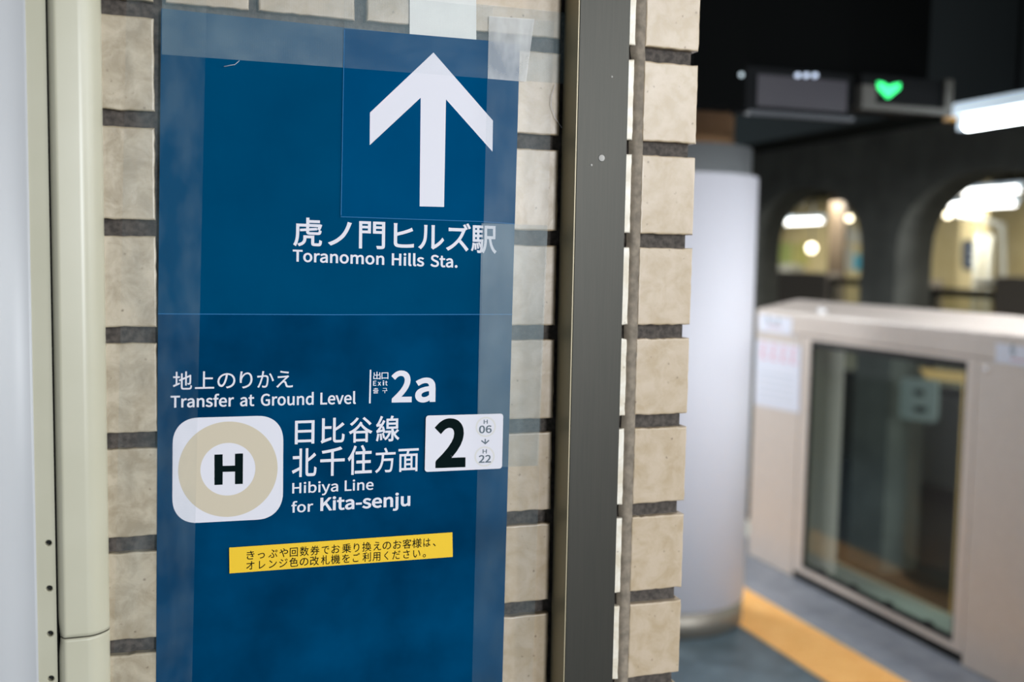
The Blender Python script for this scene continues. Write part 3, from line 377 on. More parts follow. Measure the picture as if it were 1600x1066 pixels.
'改': (1004, '605 588 -2 -4 69 0 812 588 -69 0 -22 -132 709 252 49 92 -49 95 601 577 24 -120 1 3|76 773 119 0 0 -24 76 699 0 25 94 0 359 699 -95 0 0 -71 359 486 0 71 -90 0 89 486 90 0 0 -127 89 103 0 128 0 -37 58 46 15 7 13 -19 88 -32 -5 22 23 19 441 118 -292 -112 -3 17 432 189 1 -22 -89 -32 166 93 88 32 0 107 166 412 0 -106 88 0 431 412 -89 0 -2 -2 426 406 2 2 16 -12 484 352 -12 13 26 35 555 471 -21 -44 29 -107 665 182 -46 83 -60 -85 418 -16 106 48 15 -16 463 -84 -8 18 102 51 709 111 -63 -80 55 -79 919 -75 -85 43 12 20 972 -12 -18 -15 -89 41 754 178 58 -84 67 109 890 588 -27 -166 22 0 956 588 -22 0 0 23 956 658 0 -24 -109 0 629 658 109 0 17 55 673 831 -12 -60 -25 4 599 844 24 -5 -32 -165 433 415 79 104 0 119 433 773 0 -119 -119 0'),
'数': (1004, '445 825 21 -10 -18 -40 370 691 25 35 16 -8 419 667 -17 8 26 33 508 796 -29 -46 -21 10|88 796 19 8 26 -42 151 664 -9 35 19 8 208 689 -19 -8 -9 36 144 819 28 -40 -19 -8|412 261 -55 0 -23 -52 318 127 39 38 -38 19 204 181 37 -16 14 24 248 261 -14 -29 55 0|110 154 22 30 50 -19 265 83 -50 26 -64 -46 41 -14 83 19 13 -14 77 -72 -7 18 93 25 327 50 -72 -58 34 -20 414 -6 -23 17 16 16 462 43 -16 -16 -23 16 377 95 33 -18 53 58 497 310 -25 -87 -14 6 456 327 14 -5 -4 -1 444 324 4 1 -55 0 279 324 55 0 8 18 301 377 -7 -18 -22 4 234 389 22 -4 -7 -20 207 324 10 23 -46 0 70 324 46 0 0 -21 70 261 0 21 35 0 176 261 -35 0 -21 -40|258 845 24 0 0 -63 258 657 0 62 -69 0 50 657 70 0 0 -21 50 595 0 20 62 0 235 595 -62 0 -48 -66 39 437 70 30 15 -14 80 380 -9 17 62 33 258 528 -50 -59 0 -41 258 406 0 41 24 0 328 406 -23 0 0 45 328 542 0 -45 49 -35 463 437 -25 23 14 18 505 491 -14 -18 -24 17 343 595 50 -31 64 0 533 595 -63 0 0 20 533 657 0 -21 -68 0 328 657 69 0 0 62 328 845 0 -63 -23 0|632 836 23 -4 -25 -177 483 385 78 105 16 -10 540 338 -12 13 26 38 609 469 -20 -49 22 -98 697 200 -37 79 -56 -96 453 -22 109 53 14 -15 495 -83 -7 16 103 55 734 130 -59 -89 50 -86 925 -71 -78 47 12 19 976 -12 -17 -14 -84 45 774 199 52 -93 54 103 884 579 -22 -151 23 0 952 579 -23 0 0 23 952 649 0 -24 -95 0 666 649 95 0 14 56 701 825 -9 -61 -23 3|813 579 -54 0 -17 -116 736 277 36 86 -38 91 651 579 19 -109 54 0'),
'方': (1004, '442 822 24 9 26 -48 510 670 -12 40 -147 0 68 670 148 0 0 -25 68 597 0 24 92 0 342 597 -91 0 -12 -231 46 -23 259 128 20 -14 101 -82 -11 19 191 99 400 363 -32 -179 120 0 759 363 -120 0 -16 -227 694 12 29 26 -13 -10 646 0 22 0 -27 0 476 7 72 -6 15 -20 503 -66 -2 22 67 -5 672 -69 -35 -2 39 2 759 -34 -24 -25 39 39 839 400 -20 -286 2 11 842 436 0 0 -144 0 412 436 143 0 6 53 425 597 -3 -54 172 0 940 597 -172 0 0 24 940 670 0 -25 -141 0 516 670 142 0 24 10 588 701 -24 -10 -15 40 514 850 28 -48 -24 -10'),
'日': (1004, '254 354 0 -95 167 0 755 354 -167 0 0 -95 755 71 0 94 -167 0 254 71 167 0 0 94|254 428 167 0 0 91 254 700 0 -91 167 0 755 700 -167 0 0 -91 755 428 0 91 -167 0|177 775 219 0 0 -281 177 -69 0 281 26 0 254 -69 -26 0 0 21 254 -4 0 -22 167 0 755 -4 -167 0 0 -20 755 -64 0 20 27 0 836 -64 -27 0 0 280 836 775 0 -280 -220 0'),
'札': (1004, '539 835 25 0 0 -252 539 80 0 252 0 -105 664 -53 -98 0 21 0 837 -53 -22 0 95 0 961 168 -9 -165 -20 5 894 202 17 -15 -7 -150 833 14 47 0 -29 0 671 14 23 0 -47 0 615 79 0 -54 0 252 615 835 0 -252 -25 0|239 843 25 0 0 -73 239 625 0 72 -62 0 52 625 62 0 0 -24 52 552 0 25 58 0 227 552 -58 0 -43 -139 23 170 79 85 13 -18 65 98 -9 23 64 74 239 415 -47 -123 0 -165 239 -80 0 165 25 0 313 -80 -24 0 0 169 313 428 0 -170 44 -53 431 268 -22 37 16 22 480 332 -16 -21 -24 31 313 517 38 -36 0 12 313 552 0 -11 60 0 491 552 -59 0 0 25 491 625 0 -24 -59 0 313 625 60 0 0 72 313 843 0 -73 -24 0'),
'様': (1004, '410 308 17 12 38 -41 511 173 -19 38 19 12 566 211 -18 -13 -20 37 462 342 39 -40 -17 -11|337 39 65 31 12 -21 373 -24 -12 21 69 38 609 110 -81 -47 -7 21 589 173 6 -21 -93 -51|890 347 19 -14 -31 -43 765 211 42 36 -25 41 704 344 15 -47 0 13 704 383 0 -13 85 0 959 383 -85 0 0 21 959 447 0 -21 -85 0 704 447 85 0 0 26 704 524 0 -26 73 0 923 524 -73 0 0 20 923 585 0 -21 -73 0 704 585 73 0 0 23 704 655 0 -24 81 0 946 655 -81 0 0 21 946 717 0 -21 -44 0 813 717 44 0 19 30 875 824 -20 -38 -25 7 800 845 25 -7 -12 -36 742 719 20 35 2 -1 748 717 -2 1 -57 0 575 717 58 0 7 2 594 724 -6 -2 -10 31 533 841 24 -37 -20 -7 473 821 20 6 19 -33 524 717 -12 31 -42 0 398 717 42 0 0 -21 398 655 0 21 78 0 632 655 -78 0 0 -24 632 585 0 23 -69 0 427 585 68 0 0 -21 427 524 0 20 68 0 632 524 -69 0 0 -26 632 447 0 26 -85 0 377 447 85 0 0 -21 377 383 0 21 85 0 632 383 -85 0 0 -127 632 4 0 126 0 -12 616 -13 13 0 -13 0 514 -12 44 -1 10 -19 536 -82 -3 20 62 0 671 -69 -27 -13 26 12 704 5 0 -41 0 65 704 201 0 -65 54 -106 929 -37 -94 48 11 19 978 23 -16 -14 -81 33 777 193 52 -76 11 -9 810 168 -11 8 42 36 947 305 -41 -49 -19 14|193 844 23 0 0 -73 193 626 0 72 -47 0 52 626 47 0 0 -24 52 555 0 24 44 0 185 555 -44 0 -29 -136 31 176 63 84 12 -17 69 110 -8 21 47 66 193 390 -34 -109 0 -157 193 -79 0 156 23 0 262 -79 -23 0 0 160 262 403 0 -161 30 -51 341 256 -14 33 15 19 384 312 -14 -18 -17 27 262 492 27 -35 0 21 262 555 0 -21 39 0 379 555 -39 0 0 24 379 626 0 -24 -39 0 262 626 39 0 0 72 262 844 0 -73 -23 0'),
'機': (1004, '160 844 20 0 0 -65 160 650 0 64 -37 0 49 650 37 0 0 -24 49 580 0 23 34 0 150 580 -34 0 -24 -133 27 210 49 82 11 -18 61 137 -7 22 37 64 160 415 -26 -109 0 -165 160 -79 0 164 20 0 222 -79 -21 0 0 167 222 422 0 -167 21 -42 275 304 -9 27 13 19 313 360 -12 -19 -14 24 222 512 23 -35 0 23 222 580 0 -23 28 0 305 580 -27 0 0 23 305 650 0 -24 -27 0 222 650 28 0 0 64 222 844 0 -65 -21 0|575 837 22 0 7 -194 620 324 -25 144 -52 0 466 324 51 0 0 20 466 385 0 -20 -22 0 401 385 22 0 0 -20 401 324 0 20 -26 0 323 324 26 0 0 -20 323 263 0 21 26 0 400 263 -26 0 -6 -94 249 -30 112 86 14 -9 298 -77 -10 14 86 67 449 160 -21 -84 41 -35 556 58 -24 27 16 15 604 103 -16 -15 -32 35 462 227 49 -38 1 12 465 263 -1 -12 55 0 631 263 -56 0 15 -71 689 79 -24 51 -54 -43 500 -27 71 27 14 -12 541 -74 -8 13 66 26 719 24 -53 -39 40 -62 878 -79 -66 5 40 -3 969 66 -20 -112 -13 6 918 103 13 -14 -9 -73 876 -6 21 -2 -41 4 771 67 29 -44 52 46 895 229 -30 -61 -22 8 831 253 21 -8 -22 -46 740 126 38 38 -17 38 697 263 12 -53 81 0 940 263 -81 0 0 21 940 324 0 -20 -28 0 856 324 28 0 9 10 883 353 -9 -10 -23 21 778 425 37 -20 -13 -12 739 389 13 12 29 -18 829 324 -25 21 -49 0 684 324 48 0 -25 139 641 837 5 -198 -22 0|705 409 -3 11 9 4 778 425 -50 -8 38 5 890 440 -37 -5 4 -14 902 398 -4 14 16 6 950 416 -16 -6 -9 37 895 565 23 -48 -16 -4 849 551 15 5 8 -19 874 487 -8 22 -35 -4 769 475 35 4 53 62 918 701 -44 -82 -19 7 862 723 18 -7 -10 -23 829 655 12 22 -25 -3 755 648 25 2 30 44 840 807 -23 -58 -18 6 786 825 18 -6 -22 -68 711 669 11 18 -12 -19 677 637 11 2 7 -15 695 582 -3 12 9 5 798 603 -75 -11 -26 -45 736 510 11 15 -18 -25 687 466 15 3 7 -16|343 389 -2 12 14 8 526 421 -145 -20 4 -14 536 381 -3 13 17 5 587 398 -17 -6 -8 37 535 547 21 -48 -16 -4 487 534 16 5 9 -20 511 469 -7 22 -34 -4 410 457 34 4 53 61 563 680 -46 -81 -18 7 509 700 18 -7 -10 -21 476 636 12 21 -27 -3 396 627 27 3 35 50 496 803 -29 -63 -18 7 441 822 18 -6 -25 -75 356 652 13 19 -15 -20 317 616 11 3 6 -15 334 561 -2 12 10 5 444 584 -80 -13 -28 -46 377 489 10 15 -18 -25 325 444 16 3 7 -14'),
'比': (1004, '126 -72 -6 18 23 17 461 50 -275 -89 -4 18 456 127 -1 -25 -82 -26 209 50 82 26 0 136 209 458 0 -136 83 0 458 458 -83 0 0 25 458 533 0 -25 -83 0 209 533 83 0 0 100 209 833 0 -100 -27 0 130 833 26 0 0 -255 130 69 0 255 0 -43 88 -7 17 10 13 -15|536 839 26 0 0 -251 536 87 0 251 0 -111 660 -54 -97 0 19 0 815 -54 -21 0 102 0 946 216 -9 -201 -21 5 874 251 19 -15 -7 -186 810 18 50 0 -27 0 668 18 20 0 -45 0 614 85 0 -57 0 98 614 379 0 -98 111 63 932 593 -87 -75 -21 22 869 659 21 -22 -61 -63 614 459 96 59 0 127 614 839 0 -127 -26 0'),
'用': (1004, '154 773 245 0 0 -121 154 409 0 121 0 -142 32 -36 112 125 17 -9 90 -85 -11 15 78 85 217 228 -15 -112 84 0 469 228 -84 0 0 -100 469 -71 0 99 25 0 545 -71 -25 0 0 99 545 228 0 -100 91 0 817 228 -91 0 0 -69 817 22 0 69 0 -18 789 -3 21 1 -19 -1 632 -2 70 -3 10 -20 658 -74 -4 19 94 -1 845 -62 -34 -12 34 12 891 22 0 -49 0 251 891 773 0 -250 -246 0|228 701 0 -54 80 0 469 701 -80 0 0 -54 469 539 0 54 -80 0 228 539 80 0 0 54|817 701 -91 0 0 -54 817 539 0 54 -91 0 545 539 91 0 0 54 545 701 0 -54 91 0|228 468 0 -20 80 0 469 468 -80 0 0 -56 469 299 0 57 -82 0 224 299 82 0 3 38 228 409 0 -34 0 20|817 468 -91 0 0 -56 817 299 0 57 -91 0 545 299 91 0 0 57 545 468 0 -56 91 0'),
'線': (1004, '525 532 0 -29 105 0 841 532 -105 0 0 -29 841 443 0 30 -105 0 525 443 105 0 0 30|525 677 0 -29 105 0 841 677 -105 0 0 -29 841 590 0 29 -105 0 525 590 105 0 0 29|183 190 19 3 11 -68 205 -27 -1 58 20 4 264 -16 -20 -4 -3 58 239 199 12 -68 -19 -3|84 198 21 -4 -10 -84 35 -40 24 62 16 -5 94 -62 -13 7 22 64 146 187 -11 -89 -21 3|276 209 18 5 19 -52 323 43 -8 44 19 6 379 61 -19 -6 -9 44 328 224 21 -51 -17 -5|889 347 19 -16 -28 -36 775 231 41 35 -20 37 727 349 12 -42 0 11 727 383 0 -12 62 0 913 383 -62 0 0 118 913 737 0 -118 -76 0 685 737 76 0 14 30 727 827 -14 -30 -28 6 644 845 28 -6 -7 -31 610 737 13 34 -52 0 455 737 52 0 0 -118 455 383 0 118 67 0 656 383 -67 0 0 -127 656 3 0 127 0 -12 639 -12 14 1 -13 -1 536 -12 48 -1 10 -19 558 -81 -3 20 66 0 693 -69 -27 -12 27 12 727 3 0 -39 0 63 727 193 0 -63 47 -99 919 -36 -79 48 11 18 968 23 -16 -14 -64 33 803 181 45 -69 46 33 945 301 -45 -41 -19 15|418 299 53 0 0 -21 418 236 0 21 44 0 549 236 -43 0 -37 -98 364 20 77 38 14 -13 407 -32 -10 16 102 56 634 286 -37 -153 -15 5 590 301 14 -5 -4 0 578 299 4 1 -54 0|66 241 -4 16 18 10 315 288 -199 -31 4 -19 326 230 -3 19 21 6 388 248 -21 -6 -7 54 330 462 25 -69 -19 -5 272 448 20 5 11 -31 302 348 -9 34 -48 -7 158 328 48 7 81 94 382 655 -65 -117 -22 13 316 693 22 -13 -22 -46 241 558 27 43 -34 -3 138 549 34 3 54 77 288 817 -42 -94 -23 9 218 846 23 -10 -39 -110 89 593 22 29 -19 -32 35 537 17 4 8 -19 59 468 -4 15 14 6 199 492 -104 -13 -36 -54 116 380 14 17 -31 -38 41 312 22 5 9 -20'),
'色': (1004, '476 494 -77 0 0 -58 476 320 0 58 -77 0 244 320 77 0 0 58 244 494 0 -58 77 0|549 494 0 -58 80 0 789 494 -80 0 0 -58 789 320 0 58 -80 0 549 320 80 0 0 58|601 688 -88 0 -30 -42 496 565 37 35 -89 0 230 565 89 0 39 39 338 688 -33 -43 88 0|356 847 22 -9 -71 -136 39 513 124 77 14 -16 81 443 -7 16 30 20 171 511 -29 -25 0 -143 171 81 0 144 0 -117 380 -63 -160 0 36 0 768 -63 -40 0 150 0 967 139 -18 -157 -22 4 894 167 20 -12 -11 -133 767 6 100 0 -68 0 375 6 53 0 -111 0 244 80 0 -60 0 56 244 248 0 -56 182 0 789 248 -181 0 0 -15 789 203 0 15 26 0 865 203 -25 0 0 121 865 565 0 -120 -93 0 588 565 92 0 47 49 715 725 -34 -53 -16 12 666 760 16 -11 -5 -1 651 755 5 2 -89 0 385 755 88 0 14 22 424 822 -12 -23 -23 8'),
'虎': (1004, '130 636 108 0 0 -80 130 397 0 79 0 -130 42 -40 80 128 18 -6 106 -79 -14 13 84 135 204 397 0 -141 0 58 204 570 0 -57 83 0 454 570 -83 0 0 -27 454 487 0 28 -68 -7 249 467 68 7 2 -19 256 411 -2 19 66 6 454 430 -66 -6 0 -10 454 402 0 9 0 -75 592 309 -110 0 23 0 814 309 -25 0 81 0 927 422 -9 -91 -20 4 863 446 16 -11 -5 -66 807 370 44 0 -38 0 595 370 29 0 -60 0 524 401 0 -26 0 12 524 437 0 -12 87 8 785 462 -87 -8 -2 19 778 518 3 -18 -84 -8 524 494 85 8 0 26 524 570 0 -25 107 0 846 570 -107 0 -10 -30 815 487 11 23 22 -8 881 463 -22 8 22 40 943 622 -17 -57 -19 5 887 639 19 -6 -5 -1 873 636 4 1 -115 0 528 636 115 0 0 22 528 703 0 -22 114 0 869 703 -114 0 0 21 869 765 0 -20 -114 0 528 765 114 0 0 26 528 844 0 -26 -24 0 454 844 25 0 0 -70 454 636 0 69 -108 0|365 258 109 0 0 -33 365 158 0 33 0 -68 178 -21 158 46 13 -12 221 -81 -7 16 176 56 437 156 0 -90 0 12 437 193 0 -13 61 0 620 193 -61 0 0 -53 620 34 0 53 0 -75 722 -61 -79 0 17 0 848 -61 -17 0 69 0 944 93 -7 -123 -19 5 880 123 15 -13 -4 -104 841 6 30 0 -20 0 731 6 14 0 -33 0 692 34 0 -25 0 75 692 258 0 -75 -109 0'),
'谷': (1004, '591 784 20 14 95 -70 864 545 -57 67 22 17 929 595 -22 -17 -61 65 651 827 92 -69 -20 -14|337 819 25 -10 -63 -84 80 598 94 53 18 -13 143 543 -14 14 90 61 411 789 -72 -91 -25 10|498 665 21 -14 -89 -152 38 307 185 61 17 -19 84 234 -10 22 47 18 223 302 -45 -26 0 -128 223 -81 0 128 25 0 299 -81 -25 0 0 13 299 -40 0 -14 138 0 711 -40 -137 0 0 -13 711 -79 0 13 27 0 790 -79 -26 0 0 124 790 294 0 -124 42 -24 914 234 -41 16 13 22 971 305 -19 -17 -159 53 543 596 95 -120 6 9 560 623 -5 -9 -20 14|299 27 138 0 0 76 299 255 0 -76 138 0 711 255 -137 0 0 -76 711 27 0 76 -137 0|254 322 164 0 94 61 500 538 -66 -80 65 -79 745 322 -92 61 -163 0'),
'門': (1004, '381 588 -72 0 0 -33 381 491 0 32 -72 0 167 491 71 0 0 32 167 588 0 -33 71 0|381 645 0 29 -72 0 167 645 71 0 0 29 167 733 0 -29 71 0 381 733 -72 0 0 -29|842 588 -75 0 0 -33 842 490 0 33 -75 0 618 490 74 0 0 33 618 588 0 -33 74 0|842 645 0 29 -75 0 618 645 74 0 0 29 618 733 0 -29 74 0 842 733 -75 0 0 -29|882 796 12 0 -112 0 546 796 112 0 0 -123 546 427 0 123 99 0 842 427 -99 0 0 -135 842 23 0 135 0 -19 816 -2 20 1 -21 -1 658 -1 69 -3 11 -21 686 -79 -4 21 90 0 872 -65 -35 -14 34 13 918 23 0 -51 0 258 918 796 0 -257 -12 0|92 796 120 0 0 -292 92 -80 0 292 25 0 167 -80 -25 0 0 169 167 428 0 -170 95 0 452 428 -95 0 0 123 452 796 0 -122 -120 0'),
'面': (1004, '391 335 0 -37 71 0 604 335 -71 0 0 -37 604 222 0 38 -71 0 391 222 71 0 0 38|391 397 71 0 0 37 391 508 0 -37 71 0 604 508 -71 0 0 -37 604 397 0 37 -71 0|391 161 0 -39 71 0 604 161 -71 0 0 -39 604 43 0 39 -71 0 391 43 71 0 0 39|58 777 297 0 0 -24 58 705 0 24 129 0 446 705 -129 0 -7 -41 418 579 10 38 -105 0 104 579 105 0 0 -220 104 -80 0 219 25 0 177 -80 -24 0 0 17 177 -27 0 -18 215 0 824 -27 -216 0 0 -18 824 -80 0 17 25 0 900 -80 -26 0 0 219 900 579 0 -220 -135 0 495 579 135 0 13 42 534 705 -13 -42 139 0 949 705 -138 0 0 24 949 777 0 -24 -297 0|177 43 48 0 0 155 177 508 0 -155 48 0 321 508 -48 0 0 -155 321 43 0 155 -48 0|824 43 0 155 -51 0 673 43 50 0 0 155 673 508 0 -155 50 0 824 508 -51 0 0 -155'),
'駅': (1004, '227 217 13 3 19 -51 266 54 -3 44 14 4 307 64 -13 -3 -5 43 265 225 20 -50 -13 -3|153 207 13 2 10 -59 167 21 2 51 13 2 208 28 -14 -2 2 49 192 212 11 -59 -13 -2|81 227 16 -3 -4 -88 29 -3 36 51 14 -8 71 -28 -14 8 40 56 128 219 -5 -93 -16 3|538 802 131 0 0 -127 538 421 0 127 0 -146 435 -43 94 130 17 -8 496 -82 -13 13 93 128 609 391 -2 -151 30 0 700 391 -30 0 33 -215 923 -84 -128 91 11 20 974 -23 -17 -14 -115 74 768 391 30 -186 54 0 930 391 -54 0 0 137 930 802 0 -137 -131 0|609 733 0 -91 84 0 861 733 -84 0 0 -91 861 461 0 91 -84 0 609 461 84 0 0 91|250 590 -32 0 0 -31 250 498 0 31 -32 0 153 498 32 0 0 31 153 590 0 -31 32 0|87 802 125 0 0 -172 87 284 0 173 105 0 402 284 -105 0 -3 -63 392 129 3 41 -12 34 334 247 24 -36 -11 -4 299 234 12 4 23 -41 357 102 -9 37 11 5 390 117 -11 -5 -7 -79 363 -10 9 13 -7 -10 333 -22 15 0 -13 0 253 -17 35 -4 9 -18 270 -79 -2 18 36 -2 363 -79 -21 -2 24 2 418 -52 -16 -19 25 30 467 315 -12 -248 1 10 469 345 0 0 -52 0 313 345 52 0 0 32 313 439 0 -31 43 0 440 439 -42 0 0 20 440 498 0 -20 -42 0 313 498 43 0 0 31 313 590 0 -31 43 0 440 590 -42 0 0 20 440 650 0 -20 -42 0 313 650 43 0 0 30 313 739 0 -30 49 0 460 739 -49 0 0 21 460 802 0 -21 -124 0|250 650 0 30 -32 0 153 650 32 0 0 30 153 739 0 -30 32 0 250 739 -32 0 0 -30|250 439 -32 0 0 -31 250 345 0 32 -32 0 153 345 32 0 0 32 153 439 0 -31 32 0'),
'구': (924, '50 382 201 0 0 -23 50 312 0 23 122 0 417 312 -122 0 0 -130 417 -79 0 130 28 0 500 -79 -28 0 0 130 500 312 0 -130 124 0 871 312 -124 0 0 23 871 382 0 -23 -44 0 738 382 44 0 25 130 763 692 0 -85 0 26 763 771 0 -26 -203 0 153 771 203 0 0 -22 153 704 0 22 176 0 681 704 -176 0 0 -4 681 692 0 4 0 -84 653 382 28 129 -201 0'),
'출': (924, '152 -4 0 48 0 -21 152 -68 0 21 213 0 792 -68 -213 0 0 21 792 -4 0 -21 -186 0 233 -4 186 0 0 28 233 81 0 -28 177 0 765 81 -177 0 0 67 765 280 0 -66 -88 0 501 280 88 0 0 28 501 364 0 -28 123 0 870 364 -123 0 0 21 870 427 0 -21 -273 0 51 427 273 0 0 -21 51 364 0 21 123 0 419 364 -123 0 0 -28 419 280 0 28 -90 0 150 280 89 0 0 -21 150 218 0 21 178 0 684 218 -178 0 0 -26 684 141 0 25 -177 0 152 141 177 0 0 -49|135 751 94 0 0 -21 135 687 0 21 92 0 413 687 -93 0 -15 -88 94 531 168 10 8 -21 119 468 -9 21 152 12 460 613 -55 -86 56 -86 801 468 -151 12 9 21 827 531 -9 -21 -168 10 507 687 15 -88 94 0 787 687 -93 0 0 21 787 751 0 -21 -95 0 501 751 96 0 0 28 501 836 0 -28 -27 0 419 836 27 0 0 -28 419 751 0 28 -95 0'),
}
# ------------------------------------------------------------------ brick pillar
def brick(mb, x0, x1, z0, z1, seed, deep=.012, deep_right=None, n=12, rag=.0009):
    r = .0022
    us = [0, .25 * r, .6 * r, r] + [r + (x1 - x0 - 2 * r) * k / n for k in range(1, n)] + [x1 - x0 - r, x1 - x0 - .6 * r, x1 - x0 - .25 * r, x1 - x0]
    vs_ = [0, .25 * r, .6 * r, r] + [r + (z1 - z0 - 2 * r) * k / n for k in range(1, n)] + [z1 - z0 - r, z1 - z0 - .6 * r, z1 - z0 - .25 * r, z1 - z0]
    W, H = x1 - x0, z1 - z0
    nu, nv = len(us), len(vs_)
    V, F = [], []
    def rnd(d):                                             # rounded edge: depth against distance from the edge
        d = min(d, r)
        return r - math.sqrt(max(0.0, r * r - (r - d) ** 2))
    for v in vs_:
        for u in us:
            y = max(rnd(min(u, W - u)), rnd(min(v, H - v)))
            q = Vector((x0 + u + seed * 3.1, seed * 1.7, z0 + v))
            y += .0006 * (noise.noise(q * 45) + 1) * .5
            ex = 1 - min(1, min(u, W - u) / .006); ez = 1 - min(1, min(v, H - v) / .006)
            dx = rag * noise.noise(q * 160 + Vector((9, 0, 0))) * ex
            dz = rag * 1.4 * noise.noise(q * 130 + Vector((0, 7, 0))) * ez
            V.append((x0 + u + dx, y * .8, z0 + v + dz))
    for j in range(nv - 1):
        for i in range(nu - 1):
            a = j * nu + i
            F.append((a, a + 1, a + nu + 1, a + nu))
    ring = [i for i in range(nu)] + [j * nu + nu - 1 for j in range(1, nv)] + [(nv - 1) * nu + i for i in range(nu - 2, -1, -1)] + [j * nu for j in range(nv - 2, 0, -1)]
    base = len(V)
    for a in ring:
        p = V[a]
        d = deep_right if (deep_right and abs(p[0] - x1) < .002) else deep
        V.append((p[0], d, p[2]))
    k = len(ring)
    for i in range(k):
        F.append((ring[i], ring[(i + 1) % k], base + (i + 1) % k, base + i))
    mb.add(V, F)

PITCH, BRICK_H, Z_ROW = .119, .101, 1.69434
wall = thing('wall_front', (.45, 0, 0), None, None, kind='structure')
cols = [(.108, .2094, 'old'), (.2215, .3106, 'new'), (.3218, .430, 'new'), (.444, .553, 'new'), (.567, .6870, 'new'), (.697, .7885, 'pale'), (.8019, .8797, 'end')]
sets = {'new': MB(), 'old': MB(), 'pale': MB()}
for k in range(-7, 15):
    zb = Z_ROW - PITCH * k
    if zb < 0: continue
    for ci, (x0, x1, kind) in enumerate(cols):
        j = random.uniform(-.0008, .0008)
        brick(sets['new' if kind == 'end' else kind], x0 + j, x1 + j * .5 if kind != 'end' else x1, zb, zb + BRICK_H, k * 7.3 + ci * 2.1,
              deep_right=.09 if kind == 'end' else None)
        if kind == 'end':                                    # the bricks that turn the corner and run back along the side
            for y0 in (.104, .224, .344):
                sets['new'].box(x1 - .03, x1, y0, y0 + .106, zb, zb + BRICK_H)
tag(link('bricks', sets['new'], M_BRICK, wall, smooth=False), 'glazed cream bricks')
tag(link('bricks', sets['old'], M_BRICK_OLD, wall), 'grey mottled bricks beside the cream trim')
tag(link('bricks', sets['pale'], M_BRICK_PALE, wall), 'pale bricks half hidden by the steel post')
mb = MB().box(-.9, .8735, .0105, .46, 0, 2.7)
link('mortar', mb, M_MORTAR, wall)
# lighter pointing that bulges out of the upright joint beside the post
mb = MB(); V, F = [], []
nz = 420
for i in range(nz + 1):
    z = .5 + 1.6 * i / nz
    wob = .0012 * noise.noise(Vector((0, 3, z * 40)))
    for t in range(5):
        u = t / 4
        V.append((.7862 + .0170 * u + wob * (1 if t else 2), .0105 - .0095 * math.sin(math.pi * min(.5, .1 + u))  + .001 * noise.noise(Vector((u * 4, 0, z * 90))), z))
for i in range(nz):
    for t in range(4):
        a = i * 5 + t
        F.append((a, a + 1, a + 6, a + 5))
mb.add(V, F)
link('pointing', mb, M_CAULK, wall, smooth=True)

# ------------------------------------------------------------------ steel post on the pillar
POST_Y = -.0436
post = thing('steel_post', (.727, 0, 0), 'upright grey brushed steel post fixed on the brick pillar right of the blue sign', 'post')
link('post_body', MB().box(.6935, .7604, POST_Y, .004, 0, 2.7), M_STEEL, post, bevel=.0012)
M_SPECK = pm('dull_speck', '#a9a6a0', .6)
tag(link('lit_side_face', MB().box(.6922, .6936, POST_Y + .0006, .004, 0, 2.7), pm('lit_side_metal', '#a3987c', .45, .2), post), 'left side of the post, reflected light painted in as lighter olive')  # reflected light on the post's left face, painted as a paler colour
for px, py, r in ((940, 247, .0045), (956, 120, .0014), (924, 258, .0016)):
    c = on_y(px, py, POST_Y)
    tag(link('paint_speck', MB().lathe([(r, 0), (r * .8, -.0004), (r * .2, -.0006)], (c.x, POST_Y, c.z), 14, 'Y'), M_SPECK, post, smooth=True), 'small pale dried speck')

# ------------------------------------------------------------------ painted panel and trims on the left
def X_at(px, y): return on_y(px, 533, y).x
SEAM_Y = -.0135
seam_x = X_at(81.5, SEAM_Y)
trim_prof = [(X_at(83.5, -.004), -.004), (X_at(83.5, SEAM_Y), SEAM_Y), (X_at(88, -.0175), -.0175), (X_at(91.5, -.0205), -.0205), (X_at(94, -.0212), -.0212), (X_at(97, -.0210), -.0210),
             (X_at(128, -.0208), -.0208), (X_at(134, -.0203), -.0203), (X_at(140, -.0190), -.0190), (X_at(146, -.0168), -.0168), (X_at(152, -.0136), -.0136),
             (X_at(158, -.0095), -.0095), (X_at(163, -.0052), -.0052), (X_at(165.3, -.0012), -.0012), (X_at(165.3, .010), .010)]
JOINT = on_y(104, 998.2, -.0212).z
def trim(z0, z1, label):
    nz = max(2, int((z1 - z0) / .004)); V, F = [], []
    n = len(trim_prof)
    for i in range(nz + 1):
        z = z0 + (z1 - z0) * i / nz
        bulge = .0016 * math.exp(-((z - JOINT) / .013) ** 2)
        for k, (x, y) in enumerate(trim_prof):
            V.append((x + (bulge if k <= 1 else bulge * .4 if k == 2 else 0), y, z))
    for i in range(nz):
        for k in range(n - 1):
            a = i * n + k
            F.append((a, a + 1, a + n + 1, a + n))
    mb = MB().add(V, F)
    t = thing('corner_trim', ((trim_prof[0][0] + trim_prof[-1][0]) / 2, -.01, z0), label, 'trim', 'cream trims between panel and bricks')
    o = link('trim_profile', mb, M_TRIM, t, smooth=True)
    s = o.modifiers.new('sheet', 'SOLIDIFY'); s.thickness = .0008; s.offset = -1
    return t
trim(JOINT + .0007, 2.7, 'long cream rounded metal trim above the joint, between white panel and bricks')
trim(0, JOINT - .0007, 'cream rounded metal trim below the dark joint at the lower left')

panel = thing('wall_panel', (-.1, 0, 0), 'white painted metal panel with a row of small holes along its cream edge', 'panel')
